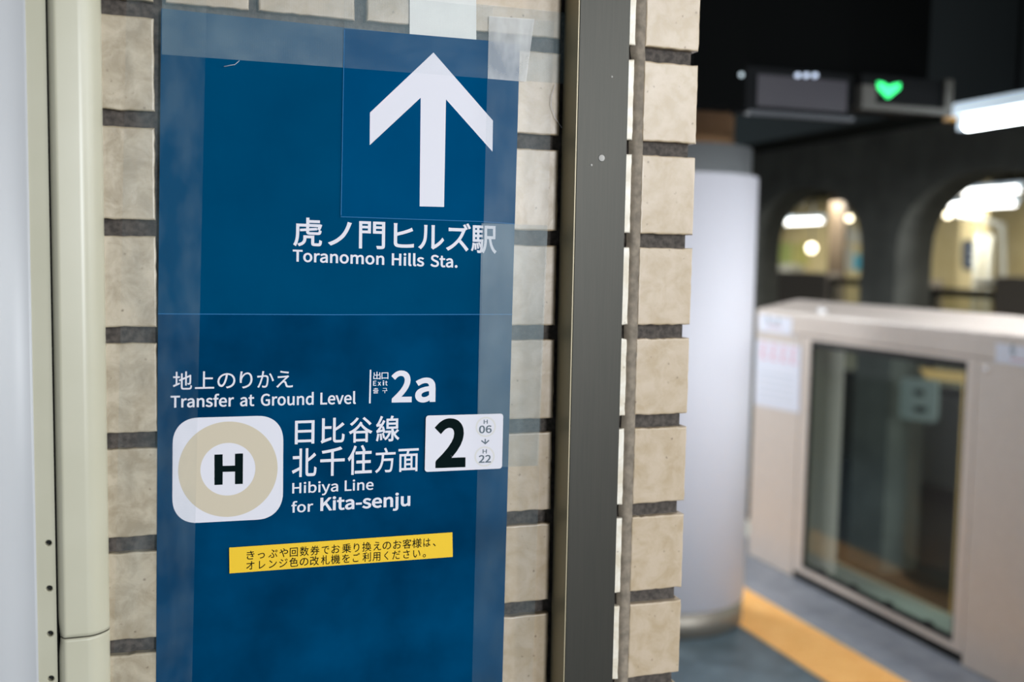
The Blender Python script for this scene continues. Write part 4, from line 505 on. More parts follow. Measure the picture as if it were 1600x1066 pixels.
# a rolled edge strip that carries the screw holes; the sheet then turns back to the left
x_edge = seam_x
pitch_h = (on_y(75, 849, SEAM_Y).z - on_y(77, 991, SEAM_Y).z) / 2
z_h0 = on_y(75, 849, SEAM_Y).z
hx = on_y(75.5, 849, SEAM_Y).x
bm = bmesh.new()
fl_left = X_at(50, SEAM_Y)
holes = [z_h0 - pitch_h * k for k in range(20)]
prev = 2.7
for k, zc in enumerate(holes + [None]):
    if zc is None:
        vs = [bm.verts.new(p) for p in ((fl_left, SEAM_Y, 0), (x_edge, SEAM_Y, 0), (x_edge, SEAM_Y, prev), (fl_left, SEAM_Y, prev))]
        bm.faces.new(vs); break
    z1 = prev; z0 = zc - pitch_h / 2
    if k == 0:
        z1 = zc + pitch_h / 2
        vs = [bm.verts.new(p) for p in ((fl_left, SEAM_Y, z1), (x_edge, SEAM_Y, z1), (x_edge, SEAM_Y, 2.7), (fl_left, SEAM_Y, 2.7))]
        bm.faces.new(vs)
    outer = [bm.verts.new(p) for p in ((fl_left, SEAM_Y, z0), (x_edge, SEAM_Y, z0), (x_edge, SEAM_Y, z1), (fl_left, SEAM_Y, z1))]
    R0, R1 = .0042, .0032
    n = 20
    ci = [bm.verts.new((hx + R0 * math.cos(2 * math.pi * i / n), SEAM_Y, zc + R0 * math.sin(2 * math.pi * i / n))) for i in range(n)]
    e = [bm.edges.new((outer[i], outer[(i + 1) % 4])) for i in range(4)] + [bm.edges.new((ci[i], ci[(i + 1) % n])) for i in range(n)]
    bmesh.ops.triangle_fill(bm, edges=e, use_beauty=True)
    cj = [bm.verts.new((hx + R1 * math.cos(2 * math.pi * i / n), SEAM_Y + .0012, zc + R1 * math.sin(2 * math.pi * i / n))) for i in range(n)]
    ck = [bm.verts.new((hx + R1 * math.cos(2 * math.pi * i / n), SEAM_Y + .008, zc + R1 * math.sin(2 * math.pi * i / n))) for i in range(n)]
    for i in range(n):
        i2 = (i + 1) % n
        bm.faces.new((ci[i], ci[i2], cj[i2], cj[i])); bm.faces.new((cj[i], cj[i2], ck[i2], ck[i]))
    prev = z0
mb = MB(); bm.verts.index_update()
mb.add([v.co.copy() for v in bm.verts], [[v.index for v in f.verts] for f in bm.faces]); bm.free()
o = link('edge_strip', mb, M_TRIM, panel)
tag(o, 'cream edge strip pierced by round holes')
mb = MB()
for zc in holes: mb.box(hx - .005, hx + .005, SEAM_Y + .0078, SEAM_Y + .0086, zc - .005, zc + .005)
mb.box(x_edge - .0006, x_edge, SEAM_Y, SEAM_Y + .0100, 0, 2.7)
link('backing', mb, M_DARK, panel)
# sheet: rolls from the strip to the main face, which is turned towards the camera's right
prof = []
for k in range(13):
    t = k / 12
    a = math.radians(27) * (3 * t * t - 2 * t ** 3)
    prof.append((t, a))
pts = [(fl_left, SEAM_Y)]
step = .0026
for t, a in prof[1:]:
    x, y = pts[-1]
    pts.append((x - step * math.cos(a), y - step * math.sin(a)))
x, y = pts[-1]; A = math.radians(27)
pts.append((x - .06 * math.cos(A), y - .06 * math.sin(A)))
pts.append((-.55, pts[-1][1] - .004))
mb = MB().strip(pts, 0, 2.7)
o = link('panel_sheet', mb, M_PANEL, panel, smooth=True)
s = o.modifiers.new('sheet', 'SOLIDIFY'); s.thickness = .001; s.offset = 1
# ------------------------------------------------------------------ lettering
def bezier_loop(pts, res=5):
    out = []
    for i, p in enumerate(pts):
        q = pts[(i + 1) % len(pts)]
        p0, p1 = Vector(p[0:2]), Vector((p[0] + p[4], p[1] + p[5]))
        p3, p2 = Vector(q[0:2]), Vector((q[0] + q[2], q[1] + q[3]))
        d = p3 - p0
        straight = d.length < 1e-6 or (abs(d.cross(p1 - p0)) < 2 * d.length and abs(d.cross(p2 - p0)) < 2 * d.length)
        for k in range(1 if straight else res):
            t = k / res; s = 1 - t
            out.append((p0 * s ** 3 + p1 * (3 * s * s * t) + p2 * (3 * s * t * t) + p3 * t ** 3) / 1000)
    return out

def letter_mesh(data, wd):
    """one letter: its outline filled, and thickened by wd with mitred or round joins"""
    import numpy as np
    from mathutils.geometry import delaunay_2d_cdt
    loops = []
    for part in data.split('|'):
        n = [int(q) for q in part.split()]
        loops.append(bezier_loop([n[i:i + 6] for i in range(0, len(n), 6)]))
    vs, edges, convex = [], [], []
    def put(ps):
        k, m = len(vs), len(ps)
        vs.extend(ps); edges.extend((k + i, k + (i + 1) % m) for i in range(m))
    for lp in loops: put(lp)
    if wd > 0:
        for lp in loops:
            lp = [p for i, p in enumerate(lp) if (p - lp[i - 1]).length > 1e-6]
            m = len(lp)
            for i in range(m):
                a, b = lp[i], lp[(i + 1) % m]
                d = b - a; pd = a - lp[i - 1]
                nn = Vector((-d.y, d.x)).normalized() * wd
                convex.append([a + nn, a - nn, b - nn, b + nn])
                ang = pd.angle(d)
                if ang > 1.0:
                    s = 1 if pd.cross(d) < 0 else -1
                    e1, e2 = pd.normalized(), d.normalized()
                    o1, o2 = Vector((-e1.y, e1.x)) * s * wd, Vector((-e2.y, e2.x)) * s * wd
                    convex.append([a, a + o1, a + (o1 + o2) / (1 + e1.dot(e2)) if e1.dot(e2) > -.3 else a + o1 + o2, a + o2])
                elif ang > .1:
                    convex.append([a + Vector((math.cos(q * math.pi / 4 + .2), math.sin(q * math.pi / 4 + .2))) * wd for q in range(8)])
        for ps in convex: put(ps)
    ov, _, of, _, _, _ = delaunay_2d_cdt(vs, edges, [], 0, 1e-5)
    P = np.array([(v.x, v.y) for v in ov]); T = np.array([list(f) for f in of])
    C = P[T].mean(1); wn = np.zeros(len(C), int)
    for lp in loops:
        for i in range(len(lp)):
            a, b = lp[i - 1], lp[i]
            if a.y == b.y: continue
            hit = ((a.y <= C[:, 1]) != (b.y <= C[:, 1])) & (a.x + (C[:, 1] - a.y) / (b.y - a.y) * (b.x - a.x) > C[:, 0])
            wn += np.where(hit, 1 if b.y > a.y else -1, 0)
    keep = wn != 0
    for ps in convex:
        sg = None; lo = np.full(len(C), 1e9); hi = np.full(len(C), -1e9)
        for k in range(len(ps)):
            a, b = ps[k], ps[(k + 1) % len(ps)]
            cr = (b.x - a.x) * (C[:, 1] - a.y) - (b.y - a.y) * (C[:, 0] - a.x)
            lo = np.minimum(lo, cr); hi = np.maximum(hi, cr)
        keep |= (lo >= -1e-9) | (hi <= 1e-9)
    return [Vector((p[0], p[1], 0)) for p in P], [list(map(int, t)) for t, k in zip(T, keep) if k]

LETTERS = {}
def text_mesh(text, weight):
    """outline letters (1000 units to the em) as a flat mesh, strokes thickened by weight; returns verts, faces"""
    x = 0.0; V, F = [], []
    for ch in text:
        adv, data = GLYPHS[ch]
        key = (ch, weight)
        if key not in LETTERS: LETTERS[key] = letter_mesh(data, max(0.0, weight / 1000.0))
        lv, lf = LETTERS[key]
        used = sorted({i for f in lf for i in f}); ix = {i: len(V) + k for k, i in enumerate(used)}
        V += [lv[i] + Vector((x, 0, 0)) for i in used]
        F += [[ix[i] for i in f] for f in lf]
        x += adv / 1000
    return V, F

def bounds(vs): return min(v.x for v in vs), max(v.x for v in vs), min(v.y for v in vs), max(v.y for v in vs)

def text_line(mb, zoom, chunks, ref, slope, weight, skew=-.012, depth=-.002, plane='y'):
    """chunks = [(text, x0, x1)]; ref = (letter, x, top, bottom) gives size and baseline; drawn on a plane"""
    ox, oy, s = zoom
    rb = bounds(text_mesh(ref[0], weight)[0])
    kv = (ref[3] - ref[2]) / (rb[3] - rb[2])
    base_ref = ref[3] + rb[2] * kv
    for text, x0, x1 in chunks:
        vs, fs = text_mesh(text, weight)
        b = bounds(vs); kx = (x1 - x0) / (b[1] - b[0])
        out = []
        for v in vs:
            zx = x0 + (v.x - b[0]) * kx
            zy = base_ref + slope * (zx - ref[1]) - v.y * kv
            zx += skew * (zy - base_ref)
            px, py = ox + zx / s, oy + zy / s
            out.append(on_y(px, py, depth) if plane == 'y' else on_x(px, py, depth))
        mb.add(out, fs)
    return mb

def flat(mb, pts, depth, zoom=(0, 0, 1)):
    mb.add([on_y(zoom[0] + x / zoom[2], zoom[1] + y / zoom[2], depth) for x, y in pts], [list(range(len(pts)))])
    return mb

def sheet(pts, depth, thick=.00015, zoom=(0, 0, 1)):
    """a sheet of paper: outline given by corner points, real thickness behind its face"""
    mb = MB()
    base = [on_y(zoom[0] + x / zoom[2], zoom[1] + y / zoom[2], depth) for x, y in pts]
    return mb.prism(base, (0, thick, 0))

def ring(mb, cx, cy, ro, ri, depth, zoom, shear=0.0, n=72, ky=1.0):
    V, F = [], []
    for k in range(n):
        a = 2 * math.pi * k / n
        for r in (ro, ri):
            x = cx + r * math.cos(a); y = cy + r * ky * math.sin(a) + shear * r * math.cos(a)
            V.append(on_y(zoom[0] + x / zoom[2], zoom[1] + y / zoom[2], depth))
    for k in range(n):
        a, b = 2 * k, 2 * ((k + 1) % n)
        F.append((a, b, b + 1, a + 1))
    mb.add(V, F)
    return mb

def round_quad(c, r, n=8, ex=2.0):
    """corner points c (TL, TR, BR, BL) with rounded corners of radius r"""
    out = []
    for i in range(4):
        p0, p1, p2 = Vector(c[i - 1]), Vector(c[i]), Vector(c[(i + 1) % 4])
        a = (p0 - p1).normalized() * r; b = (p2 - p1).normalized() * r
        ctr = p1 + a + b
        for k in range(n + 1):
            t = math.pi / 2 * k / n
            cs, sn = math.cos(t) ** (2 / ex), math.sin(t) ** (2 / ex)
            out.append(tuple(ctr - b * cs - a * sn))
    return out

def make_thing_sheet(name, part_mb, mat, label, cat, group=None):
    xs = [v.x for v in part_mb.v]; ys = [v.y for v in part_mb.v]; zs = [v.z for v in part_mb.v]
    loc = ((min(xs) + max(xs)) / 2, max(ys), min(zs))
    o = link(name, part_mb, mat, None, loc=loc)
    return tag(o, label, cat, group)

D_LOW, D_UP, D_ARROW, D_STICK = -.0007, -.0009, -.0019, -.0029
INK = .00008

# white paper behind the sign's top edge
make_thing_sheet('paper_sheet', sheet([(640, -40), (744, -40), (744.3, 70), (640, 60)], -.0017), M_PAPER,
                 'white paper patch stuck above the top edge of the blue sign', 'paper')
# lower blue sheet
low = make_thing_sheet('sign_sheet', sheet([(247, 484), (800.5, 486), (785, 1066), (781, 1180), (243, 1180), (244, 1066)], D_LOW), M_BLUE_LOW,
                       'lower blue paper sign sheet with exit number and round H line mark', 'sign', 'blue sign sheets taped to the bricks')
up = make_thing_sheet('sign_sheet', sheet([(252, 13), (538, 43), (812, 71), (800.3, 491.5), (520, 492), (247, 490.5)], D_UP), M_BLUE_UP,
                      'upper blue paper sign sheet with white station name', 'sign', 'blue sign sheets taped to the bricks')
arrow = make_thing_sheet('arrow_sheet', sheet([(538, 44.5), (763, 63.5), (812.3, 68.5), (804.5, 350), (753, 346.5), (533, 339)], D_ARROW), M_BLUE_ARROW,
                         'smaller blue sheet with big white up arrow pasted on the sign', 'sign')
Z4 = (500, 0, 2.961)
link('arrow', flat(MB(), [(525, 243), (800, 558), (798, 702), (583, 460), (574, 958), (461, 955), (466, 452), (230, 672), (231, 521)], D_ARROW - INK, Z4), M_WHITE, arrow)
# pale cut edges of the pasted sheets
M_EDGE = pm('paper_edge', '#2a6a9c', .6, spec=.1)
mb = flat(MB(), [(532.3, 337), (533.6, 337), (538.6, 46), (537.4, 46)], D_ARROW - INK)
flat(mb, [(532.3, 338.2), (532.3, 339.4), (753, 347), (804, 350.6), (804, 349.6), (753, 345.8)], D_ARROW - INK)
tag(link('cut_edge', mb, M_EDGE, arrow), 'pale cut edge of the sheet')
tag(link('cut_edge', flat(MB(), [(247, 490), (520, 491.3), (800, 490.8), (800, 492.0), (520, 492.6), (247, 491.2)], D_UP - INK), M_EDGE, up), 'pale cut edge of the sheet')
Z = (440, 330, 4.4444)
mb = MB()
text_line(mb, Z, [('虎', 80, 281), ('ノ', 322, 487), ('門', 537, 718), ('ヒ', 777, 919), ('ル', 948, 1129), ('ズ', 1142, 1313), ('駅', 1315, 1494)],
          ('虎', 180, 45, 247), .038, 14, depth=D_UP - INK)
tag(link('station_name', mb, M_WHITE, up), 'white Japanese station name')
mb = MB()
text_line(mb, Z, [('Toranomon', 77, 713), ('Hills', 765, 990), ('Sta.', 1033, 1222)], ('T', 105, 268, 351), .038, 24, depth=D_UP - INK)
tag(link('station_name', mb, M_WHITE, up), 'white English station name')

Z = (255, 560, 5)
mb = MB()
text_line(mb, Z, [('地', 75, 225), ('上', 248, 398), ('の', 423, 563), ('り', 597, 697), ('か', 733, 865), ('え', 882, 1013)], ('地', 150, 103, 245), -.017, 6, depth=D_LOW - INK)
tag(link('lettering', mb, M_WHITE, low), 'Japanese ground level transfer line')
mb = MB()
text_line(mb, Z, [('Transfer', 57, 553), ('at', 600, 712), ('Ground', 762, 1175), ('Level', 1227, 1505)], ('T', 90, 293, 386), -.021, 20, depth=D_LOW - INK)
tag(link('lettering', mb, M_WHITE, low), 'English ground level transfer line')
Z = (560, 560, 6.6667)
mb = MB()
flat(mb, [(119, 120), (135, 120), (128, 470), (110, 470)], D_LOW - INK, Z)
link('divider_bar', mb, M_WHITE, low)
mb = MB()
text_line(mb, Z, [('出', 155, 231), ('口', 240, 312)], ('出', 192, 140, 221), -.02, 14, depth=D_LOW - INK)
text_line(mb, Z, [('E', 153, 187), ('x', 202, 236), ('i', 252, 269), ('t', 279, 304)], ('E', 170, 235, 286), -.02, 18, depth=D_LOW - INK)
text_line(mb, Z, [('출', 152, 210), ('구', 249, 302)], ('출', 180, 308, 366), -.02, 10, depth=D_LOW - INK)
tag(link('lettering', mb, M_WHITE, low), 'small three language exit lettering')
mb = MB()
text_line(mb, Z, [('2', 340, 555), ('a', 590, 802)], ('2', 447, 127, 460), -.016, 32, depth=D_LOW - INK)
tag(link('exit_number', mb, M_WHITE, low), 'large white 2a')

# round line mark: white rounded square, beige ring, black H
Z = (255, 640, 5.61)
logo = link('line_mark', flat(MB(), round_quad([(84, 78), (1054, 50), (1049, 955), (79, 1006)], 230, 12, 2.25), D_LOW - INK, Z), M_WHITE, low)
tag(logo, 'white rounded square line mark')
link('mark_ring', ring(MB(), 567, 524, 436, 241, D_LOW - 2 * INK, Z, shear=-.03, ky=.958), M_BEIGE, logo)
H = [(449, 396), (521, 393), (522, 495), (629, 492), (629, 388), (700, 385), (698, 653), (629, 655), (629, 545), (522, 548), (521, 660), (449, 663)]
hp = MB(); pts = [on_y(Z[0] + x / Z[2], Z[1] + y / Z[2], D_LOW - 2 * INK) for x, y in H]
hp.add(pts, [(0, 1, 2, 9, 10, 11), (2, 3, 8, 9), (3, 4, 5, 6, 7, 8)])
link('mark_letter', hp, M_BLACK, logo)

Z = (440, 640, 5.921)
mb = MB()
text_line(mb, Z, [('日', 122, 303), ('比', 360, 583), ('谷', 620, 839), ('線', 872, 1091)], ('日', 212, 102, 320), -.034, 12, depth=D_LOW - INK)
text_line(mb, Z, [('北', 94, 323), ('千', 356, 583), ('住', 610, 834)], ('北', 210, 360, 624), -.046, 12, depth=D_LOW - INK)
text_line(mb, Z, [('方', 864, 1053), ('面', 1079, 1267)], ('面', 1172, 362, 575), -.046, 10, depth=D_LOW - INK)
tag(link('lettering', mb, M_WHITE, low), 'Japanese line name and direction')
mb = MB()
text_line(mb, Z, [('Hibiya', 98, 523), ('Line', 583, 850)], ('H', 130, 680, 777), -.048, 16, depth=D_LOW - INK)
text_line(mb, Z, [('for', 90, 292)], ('f', 112, 848, 955), -.058, 18, depth=D_LOW - INK)
text_line(mb, Z, [('Kita-senju', 358, 1190)], ('K', 400, 815, 938), -.058, 28, depth=D_LOW - INK)
tag(link('lettering', mb, M_WHITE, low), 'English line name and direction')

# white sticker with the track number
Z = (650, 630, 8)
num = make_thing_sheet('number_sticker', sheet(round_quad([(124, 157), (1091, 132), (1075, 818), (109, 862)], 36), D_STICK, zoom=Z), M_WHITE,
                       'white rounded sticker with a big black 2 and two small station circles', 'sticker')
mb = text_line(MB(), Z, [('2', 227, 618)], ('2', 420, 190, 808), -.035, 44, depth=D_STICK - INK)
tag(link('track_number', mb, M_BLACK, num), 'big black 2')
for cy, cx, letter, digits in ((298, 872, [('H', 846, 896)], [('06', 787, 946)]), (668, 857, [('H', 833, 885)], [('22', 783, 937)])):
    rg = link('station_circle', ring(MB(), cx, cy, 127, 106, D_STICK - INK, Z, shear=-.03), M_PALERING, num)
    mb = text_line(MB(), Z, letter, ('H', cx, cy - 90, cy - 38), -.03, 18, depth=D_STICK - 2 * INK)
    text_line(mb, Z, digits, (digits[0][0][0], cx - 45, cy - 17, cy + 80), -.03, 26, depth=D_STICK - 2 * INK)
    link('station_code', mb, M_GREYINK, rg)
mb = MB()
flat(mb, [(858, 448), (873, 447), (872, 500), (858, 500)], D_STICK - INK, Z)
flat(mb, [(813, 476), (822, 463), (866, 497), (866, 518)], D_STICK - INK * 1.2, Z)
flat(mb, [(866, 497), (908, 459), (918, 471), (866, 518)], D_STICK - INK * 1.4, Z)
link('down_arrow', mb, M_GREYINK, num)

# yellow strip
Z = (350, 820, 4.3243)
yel = make_thing_sheet('notice_strip', sheet([(35, 156), (1543, 52), (1546, 218), (37, 330)], D_STICK, zoom=Z), M_YELLOW,
                       'yellow paper strip with two lines of black Japanese text', 'sticker')
L1 = [('き', 153, 206), ('っ', 228, 276), ('ぷ', 300, 361), ('や', 374, 433), ('回', 444, 499), ('数', 512, 573), ('券', 583, 645), ('で', 660, 711), ('お', 726, 783),
      ('乗', 797, 859), ('り', 876, 914), ('換', 933, 995), ('え', 1009, 1061), ('の', 1071, 1128), ('お', 1142, 1198), ('客', 1206, 1266), ('様', 1270, 1335), ('は', 1346, 1394), ('、', 1410, 1430)]
L2 = [('オ', 150, 206), ('レ', 236, 279), ('ン', 303, 357), ('ジ', 372, 430), ('色', 441, 501), ('の', 512, 570), ('改', 580, 641), ('札', 654, 714), ('機', 722, 784),
      ('を', 797, 850), ('ご', 870, 917), ('利', 935, 992), ('用', 1003, 1056), ('く', 1082, 1110), ('だ', 1136, 1191), ('さ', 1210, 1254), ('い', 1277, 1326), ('。', 1342, 1363)]
mb = text_line(MB(), Z, L1, ('回', 470, 156, 217), -.072, 9, depth=D_STICK - INK)
link('lettering', mb, M_BLACK, yel)
mb = text_line(MB(), Z, L2, ('色', 470, 222, 285), -.072, 9, depth=D_STICK - INK)
link('lettering', mb, M_BLACK, yel)

# clear tapes
def tape(pts, depth, mat, label, n=24):
    """pts = TL, TR, BR, BL in the frame; a thin film that is a little wavy"""
    tl, tr, br, bl = [Vector(p) for p in pts]
    V, F = [], []
    for j in range(n + 1):
        for i in range(n + 1):
            u, v = i / n, j / n
            p = tl.lerp(tr, u).lerp(bl.lerp(br, u), v)
            V.append(on_y(p.x, p.y, depth - .00006 * (noise.noise(Vector((p.x * .05, p.y * .05, depth * 1e4))) + 1)))
    for j in range(n):
        for i in range(n):
            a = j * (n + 1) + i
            F.append((a, a + 1, a + n + 2, a + n + 1))
    return make_thing_sheet('tape_strip', MB().add(V, F), mat, label, 'tape', 'clear tapes holding the blue sign')
M_TAPE_L = tape_mat('clear_tape_left', .01, .09, ribs=.03)
M_TAPE_T = tape_mat('clear_tape_top', .11, .10, vertical=True, ribs=.10)
M_TAPE_T2 = tape_mat('clear_tape_thin', .03, .05, vertical=True)
M_TAPE_R = tape_mat('clear_tape_right', .035, .06)
M_TAPE_R2 = tape_mat('clear_tape_right_upper', .15, .07, ribs=.07)
M_TAPE_W = tape_mat('milky_glare_tape', .30, .45, color='#cfcfcd', ribs=.015)  # whiter and denser to paint the glare of bunched tape
tape([(199, -60), (324, -60), (300, 1066), (177.5, 1066)], -.0015, M_TAPE_L, 'wide clear tape running down over the left edge of the sign')
tape([(254, -42), (886, 20), (884, 131), (252.5, 85)], -.0013, M_TAPE_T, 'wide milky tape across the top edge of the sign')
tape([(537, -14), (770, 12), (766, 123), (538, 106)], -.0021, M_TAPE_T2, 'thin clear tape across the top of the arrow sheet')
tape([(764, 26), (866, 33), (832, 1066), (737.5, 1066)], -.0023, M_TAPE_R, 'long clear tape running down over the right edge of the sign')
tape([(752.5, 349), (856, 352), (840.5, 728), (744.3, 731)], -.0025, M_TAPE_R2, 'second clear tape layer at the right edge beside the number sticker')
tape([(764, 25), (835, 30), (822, 128), (762, 123)], -.0027, M_TAPE_W, 'crumpled tape bit, painted milky for its glare, at the top right corner of the sign')
# loose threads of the tape weave
for pts, label in (([(350, 104), (360, 102), (367, 101), (374, 95)], 'pale loose tape thread hanging left of the arrow sheet'),
                   ([(868, 131), (862, 150), (861, 165), (868, 185), (878, 200)], 'pale curled tape thread beside the steel post')):
    q = [on_y(x, y, -.0034) for x, y in pts]
    tag(link('tape_thread', MB().tube([p for p in q], .00028, 6), M_WHITE, None, smooth=True, loc=q[0]), label, 'thread')
# ------------------------------------------------------------------ platform floor and its markings
M_FLOOR = pm('platform_floor', '#64757e', .38, c2='#404f57', scale=9, detail=8, lo=.3, hi=.7)
M_FLOOR2 = pm('platform_edge_floor', '#8d9097', .5, c2='#7b7f87', scale=12, detail=6)
M_TACTILE = pm('tactile_yellow', '#fcc274', .55, c2='#f6b868', scale=9)
M_CEIL = pm('ceiling_dark', '#080f10', .9, spec=.1)
M_ROD = pm('black_rod', '#040505', .9, spec=.05)
M_GIRDER = pm('girder_dark', '#23292b', .8, c2='#1a2022', scale=2.5)
M_BEIGE_METAL = pm('gate_paint', '#cfc3b9', .34, c2='#cbbfb5', scale=30)
M_GATE_TOP = pm('gate_top_paint', '#a89b92', .28)
M_DOOR_GLASS = glass_mat('door_glass', (.74, .80, .78))
M_COLWHITE = pm('column_cover', '#cbcad2', .6)
M_CHROME = pm('column_steel', '#a5a9ab', .36, .6)
M_RIVET = pm('rivet_chrome', '#e4e4e6', .25, .2)
M_LABEL = pm('label_white', '#d9dbe6', .5)
M_PINK = pm('pink_print', '#d9a9b6', .6)
M_RED = pm('red_print', '#c46a6a', .6)
M_GREYTXT = pm('grey_text', '#9aa4aa', .6)
M_TUBE = emit('fluorescent_tube', (0.93, 0.98, 1.0), 14)
M_TUBE_FAR = emit('fluorescent_far', (1.0, 0.98, 0.92), 6)
M_HOUSING = emit('lamp_housing_glow', '#c4d4e0', .55)  # emission stands in for tube light on housing and end caps
M_GREEN = emit('green_signal', (.03, .85, .20), 1.7)
M_BULB = emit('warm_bulb', (1.0, .88, .62), 6)
M_BOX = pm('display_box', '#06080a', .7, spec=.1)
M_BOXFRAME = pm('display_frame', '#3a3934', .5)

floor = link('floor', MB().box(-3, 2.512, -4, 16, -.12, 0).box(2.80, 3.11, -4, 16, -.12, -.0005), M_FLOOR, None)
tag(floor, kind='structure')
edge = link('floor_band', MB().box(2.803, 3.50, -4, 16, -.3, .0008), M_FLOOR2, floor)
tag(edge, 'paler floor band along the gates')
tag(link('floor_edge_lit', MB().box(3.30, 3.498, -4, 16, .0008, .004), pm('edge_floor_lit', '#d0d2c6', .6), floor), 'floor edge behind the gates with lamp light painted in')  # same floor as the band, paler to stand for light on it
tac = thing('tactile_paving', (2.66, 4, 0), 'orange tactile paving strip on the platform floor beside the gates', 'paving')
mb = MB()
for k in range(-13, 46):
    y0 = .3 * k + .08
    mb.box(2.513, 2.802, y0 + .001, y0 + .299, -.12, .003)
link('tiles', mb, M_TACTILE, tac, bevel=.001, seg=1)
mb = MB()
for k in range(0, 14):
    for i in range(6):
        for j in range(6):
            mb.lathe([(.011, .003), (.010, .0052), (.006, .0062)], (2.536 + .0485 * i, .3 * k + .08 + .028 + .0487 * j, 0), 8)
tag(link('domes', mb, M_TACTILE, tac, smooth=True), kind='stuff')

# ------------------------------------------------------------------ round column
cx, cy, cr = 2.2746, 2.7316, .3431
colm = thing('round_column', (cx, cy, 0), 'round steel column wrapped in a plain white cover behind the brick pillar', 'column', kind='thing')
link('shaft', MB().lathe([(cr - .030, .0035), (cr - .030, 2.012)], (cx, cy, 0), 96), M_CHROME, colm, smooth=False)
tag(link('upper_shaft', MB().lathe([(.236, 2.012), (.236, 2.76)], (cx, cy, 0), 64), pm('upper_shaft_brown', '#8a6a4c', .6), colm), 'brown narrower top of the column')
link('white_cover', MB().lathe([(cr - .032, .112), (cr, .112), (cr, 1.893), (cr - .032, 1.893)], (cx, cy, 0), 96), M_COLWHITE, colm)
link('base_band', MB().lathe([(cr - .032, .0035), (cr - .003, .0035), (cr - .003, .111), (cr - .032, .111)], (cx, cy, 0), 96), pm('base_steel', '#8a847a', .5, .7), colm)
for n_ in ('shaft', 'upper_shaft', 'white_cover', 'base_band'):
    for p in bpy.data.objects[n_].data.polygons: p.use_smooth = len(p.vertices) == 4

# ------------------------------------------------------------------ platform gate
GX = 3.1126
gate = thing('platform_gate', (GX + .12, 1.5, 0), 'waist high beige platform gate with a dark glass window, beside the white column', 'gate')
Y_FAR, Y_NEAR = 3.40, -1.4
gl_y0, gl_y1, gl_z0, gl_z1 = 1.918, 2.9235, .074, 1.178
TH = .255
# header with a top that slopes up to the back
hz = 1.20
def header_prof(y):
    return [(GX, y, hz), (GX, y, 1.290), (GX + .004, y, 1.2985), (GX + .012, y, 1.304), (GX + TH - .012, y, 1.353), (GX + TH - .003, y, 1.352), (GX + TH, y, 1.345), (GX + TH, y, hz)]
link('header', MB().prism(header_prof(Y_NEAR), (0, Y_FAR - Y_NEAR, 0)), M_BEIGE_METAL, gate, bevel=.004, seg=2)
s0, s1 = 2.995, 1.865                                     # seams beside the glazed leaf
gap = .0025
link('end_panel', MB().box(GX + .002, GX + TH, s0 + gap, Y_FAR, .004, hz - gap), M_BEIGE_METAL, gate, bevel=.003)
link('end_panel', MB().box(GX + .002, GX + TH, Y_NEAR, s1 - gap, .004, hz - gap), M_BEIGE_METAL, gate, bevel=.003)
mb = MB()
mb.box(GX + .004, GX + .05, gl_y1, s0 - gap, .045, hz - gap); mb.box(GX + .004, GX + .05, s1 + gap, gl_y0, .045, hz - gap)
mb.box(GX + .004, GX + .05, gl_y0, gl_y1, .045, gl_z0); mb.box(GX + .004, GX + .05, gl_y0, gl_y1, gl_z1, hz - gap)
leaf = link('door_leaf', mb, M_BEIGE_METAL, gate)
link('window_pane', MB().box(GX + .020, GX + .026, gl_y0, gl_y1, gl_z0, gl_z1), M_DOOR_GLASS, leaf)
mb = MB()
mb.box(GX + .0055, GX + .019, gl_y0, gl_y1, gl_z0, gl_z0 + .022); mb.box(GX + .0055, GX + .019, gl_y0, gl_y1, gl_z1 - .030, gl_z1)
mb.box(GX + .0055, GX + .019, gl_y1 - .010, gl_y1, gl_z0 + .022, gl_z1 - .030); mb.box(GX + .0055, GX + .019, gl_y0, gl_y0 + .008, gl_z0 + .022, gl_z1 - .030)
for k in range(4):
    y = gl_y0 + .14 + .24 * k
    mb.box(GX + .0055, GX + .019, y - .02, y + .02, gl_z0 + .022, gl_z0 + .034)
tag(link('window_gasket', mb, M_DARK, leaf), 'black rubber window gasket')
tag(link('kick_gap', MB().box(GX + .012, GX + .05, s1, s0, .004, .040), M_DARK, gate), 'dark gap under the leaf')
for px, py in ((1192, 520), (1242, 528), (1540, 578)):
    c = on_x(px, py, GX)
    link('screw', MB().lathe([(.0105, .003), (.0105, -.002), (.008, -.006), (.003, -.0078)], (GX, c.y, c.z), 20, 'X'), M_RIVET, gate, smooth=True)
c = on_x(1285, 484, GX + .05)
link('sensor_dome', MB().lathe([(.022, 1.306), (.021, 1.322), (.014, 1.331), (.004, 1.334)], (GX + .05, c.y, 0), 20), M_RIVET, gate, smooth=True)
def on_gate(pts, d=.0006):
    return [on_x(x, y, GX - d) for x, y in pts]
def gate_sheet(pts, d=.0006): return MB().prism(on_gate(pts, d), (.0004, 0, 0))
lab = tag(link('label_plate', gate_sheet([(1186, 490), (1238, 498), (1236, 524), (1185, 516)]), M_LABEL, gate), 'small white label at the far end')
mb = MB()
for x0, x1, y0, y1 in ((1198, 1202, 494, 506), (1203, 1206, 502, 507), (1209, 1212, 503, 508), (1214, 1218, 497, 509)):
    mb.add(on_gate([(x0, y0), (x1, y0), (x1, y1), (x0, y1)], .0008), [(0, 1, 2, 3)])
link('marking', mb, M_GREYTXT, lab)
link('underline', MB().add(on_gate([(1199, 508.5), (1221, 511.5), (1221, 513), (1199, 510)], .0008), [(0, 1, 2, 3)]), M_RED, lab)
no = tag(link('paper_notice', gate_sheet([(1182, 530), (1251, 541), (1249, 646), (1179, 632)]), M_LABEL, gate), 'white notice with pale pink heading')
mb = MB()
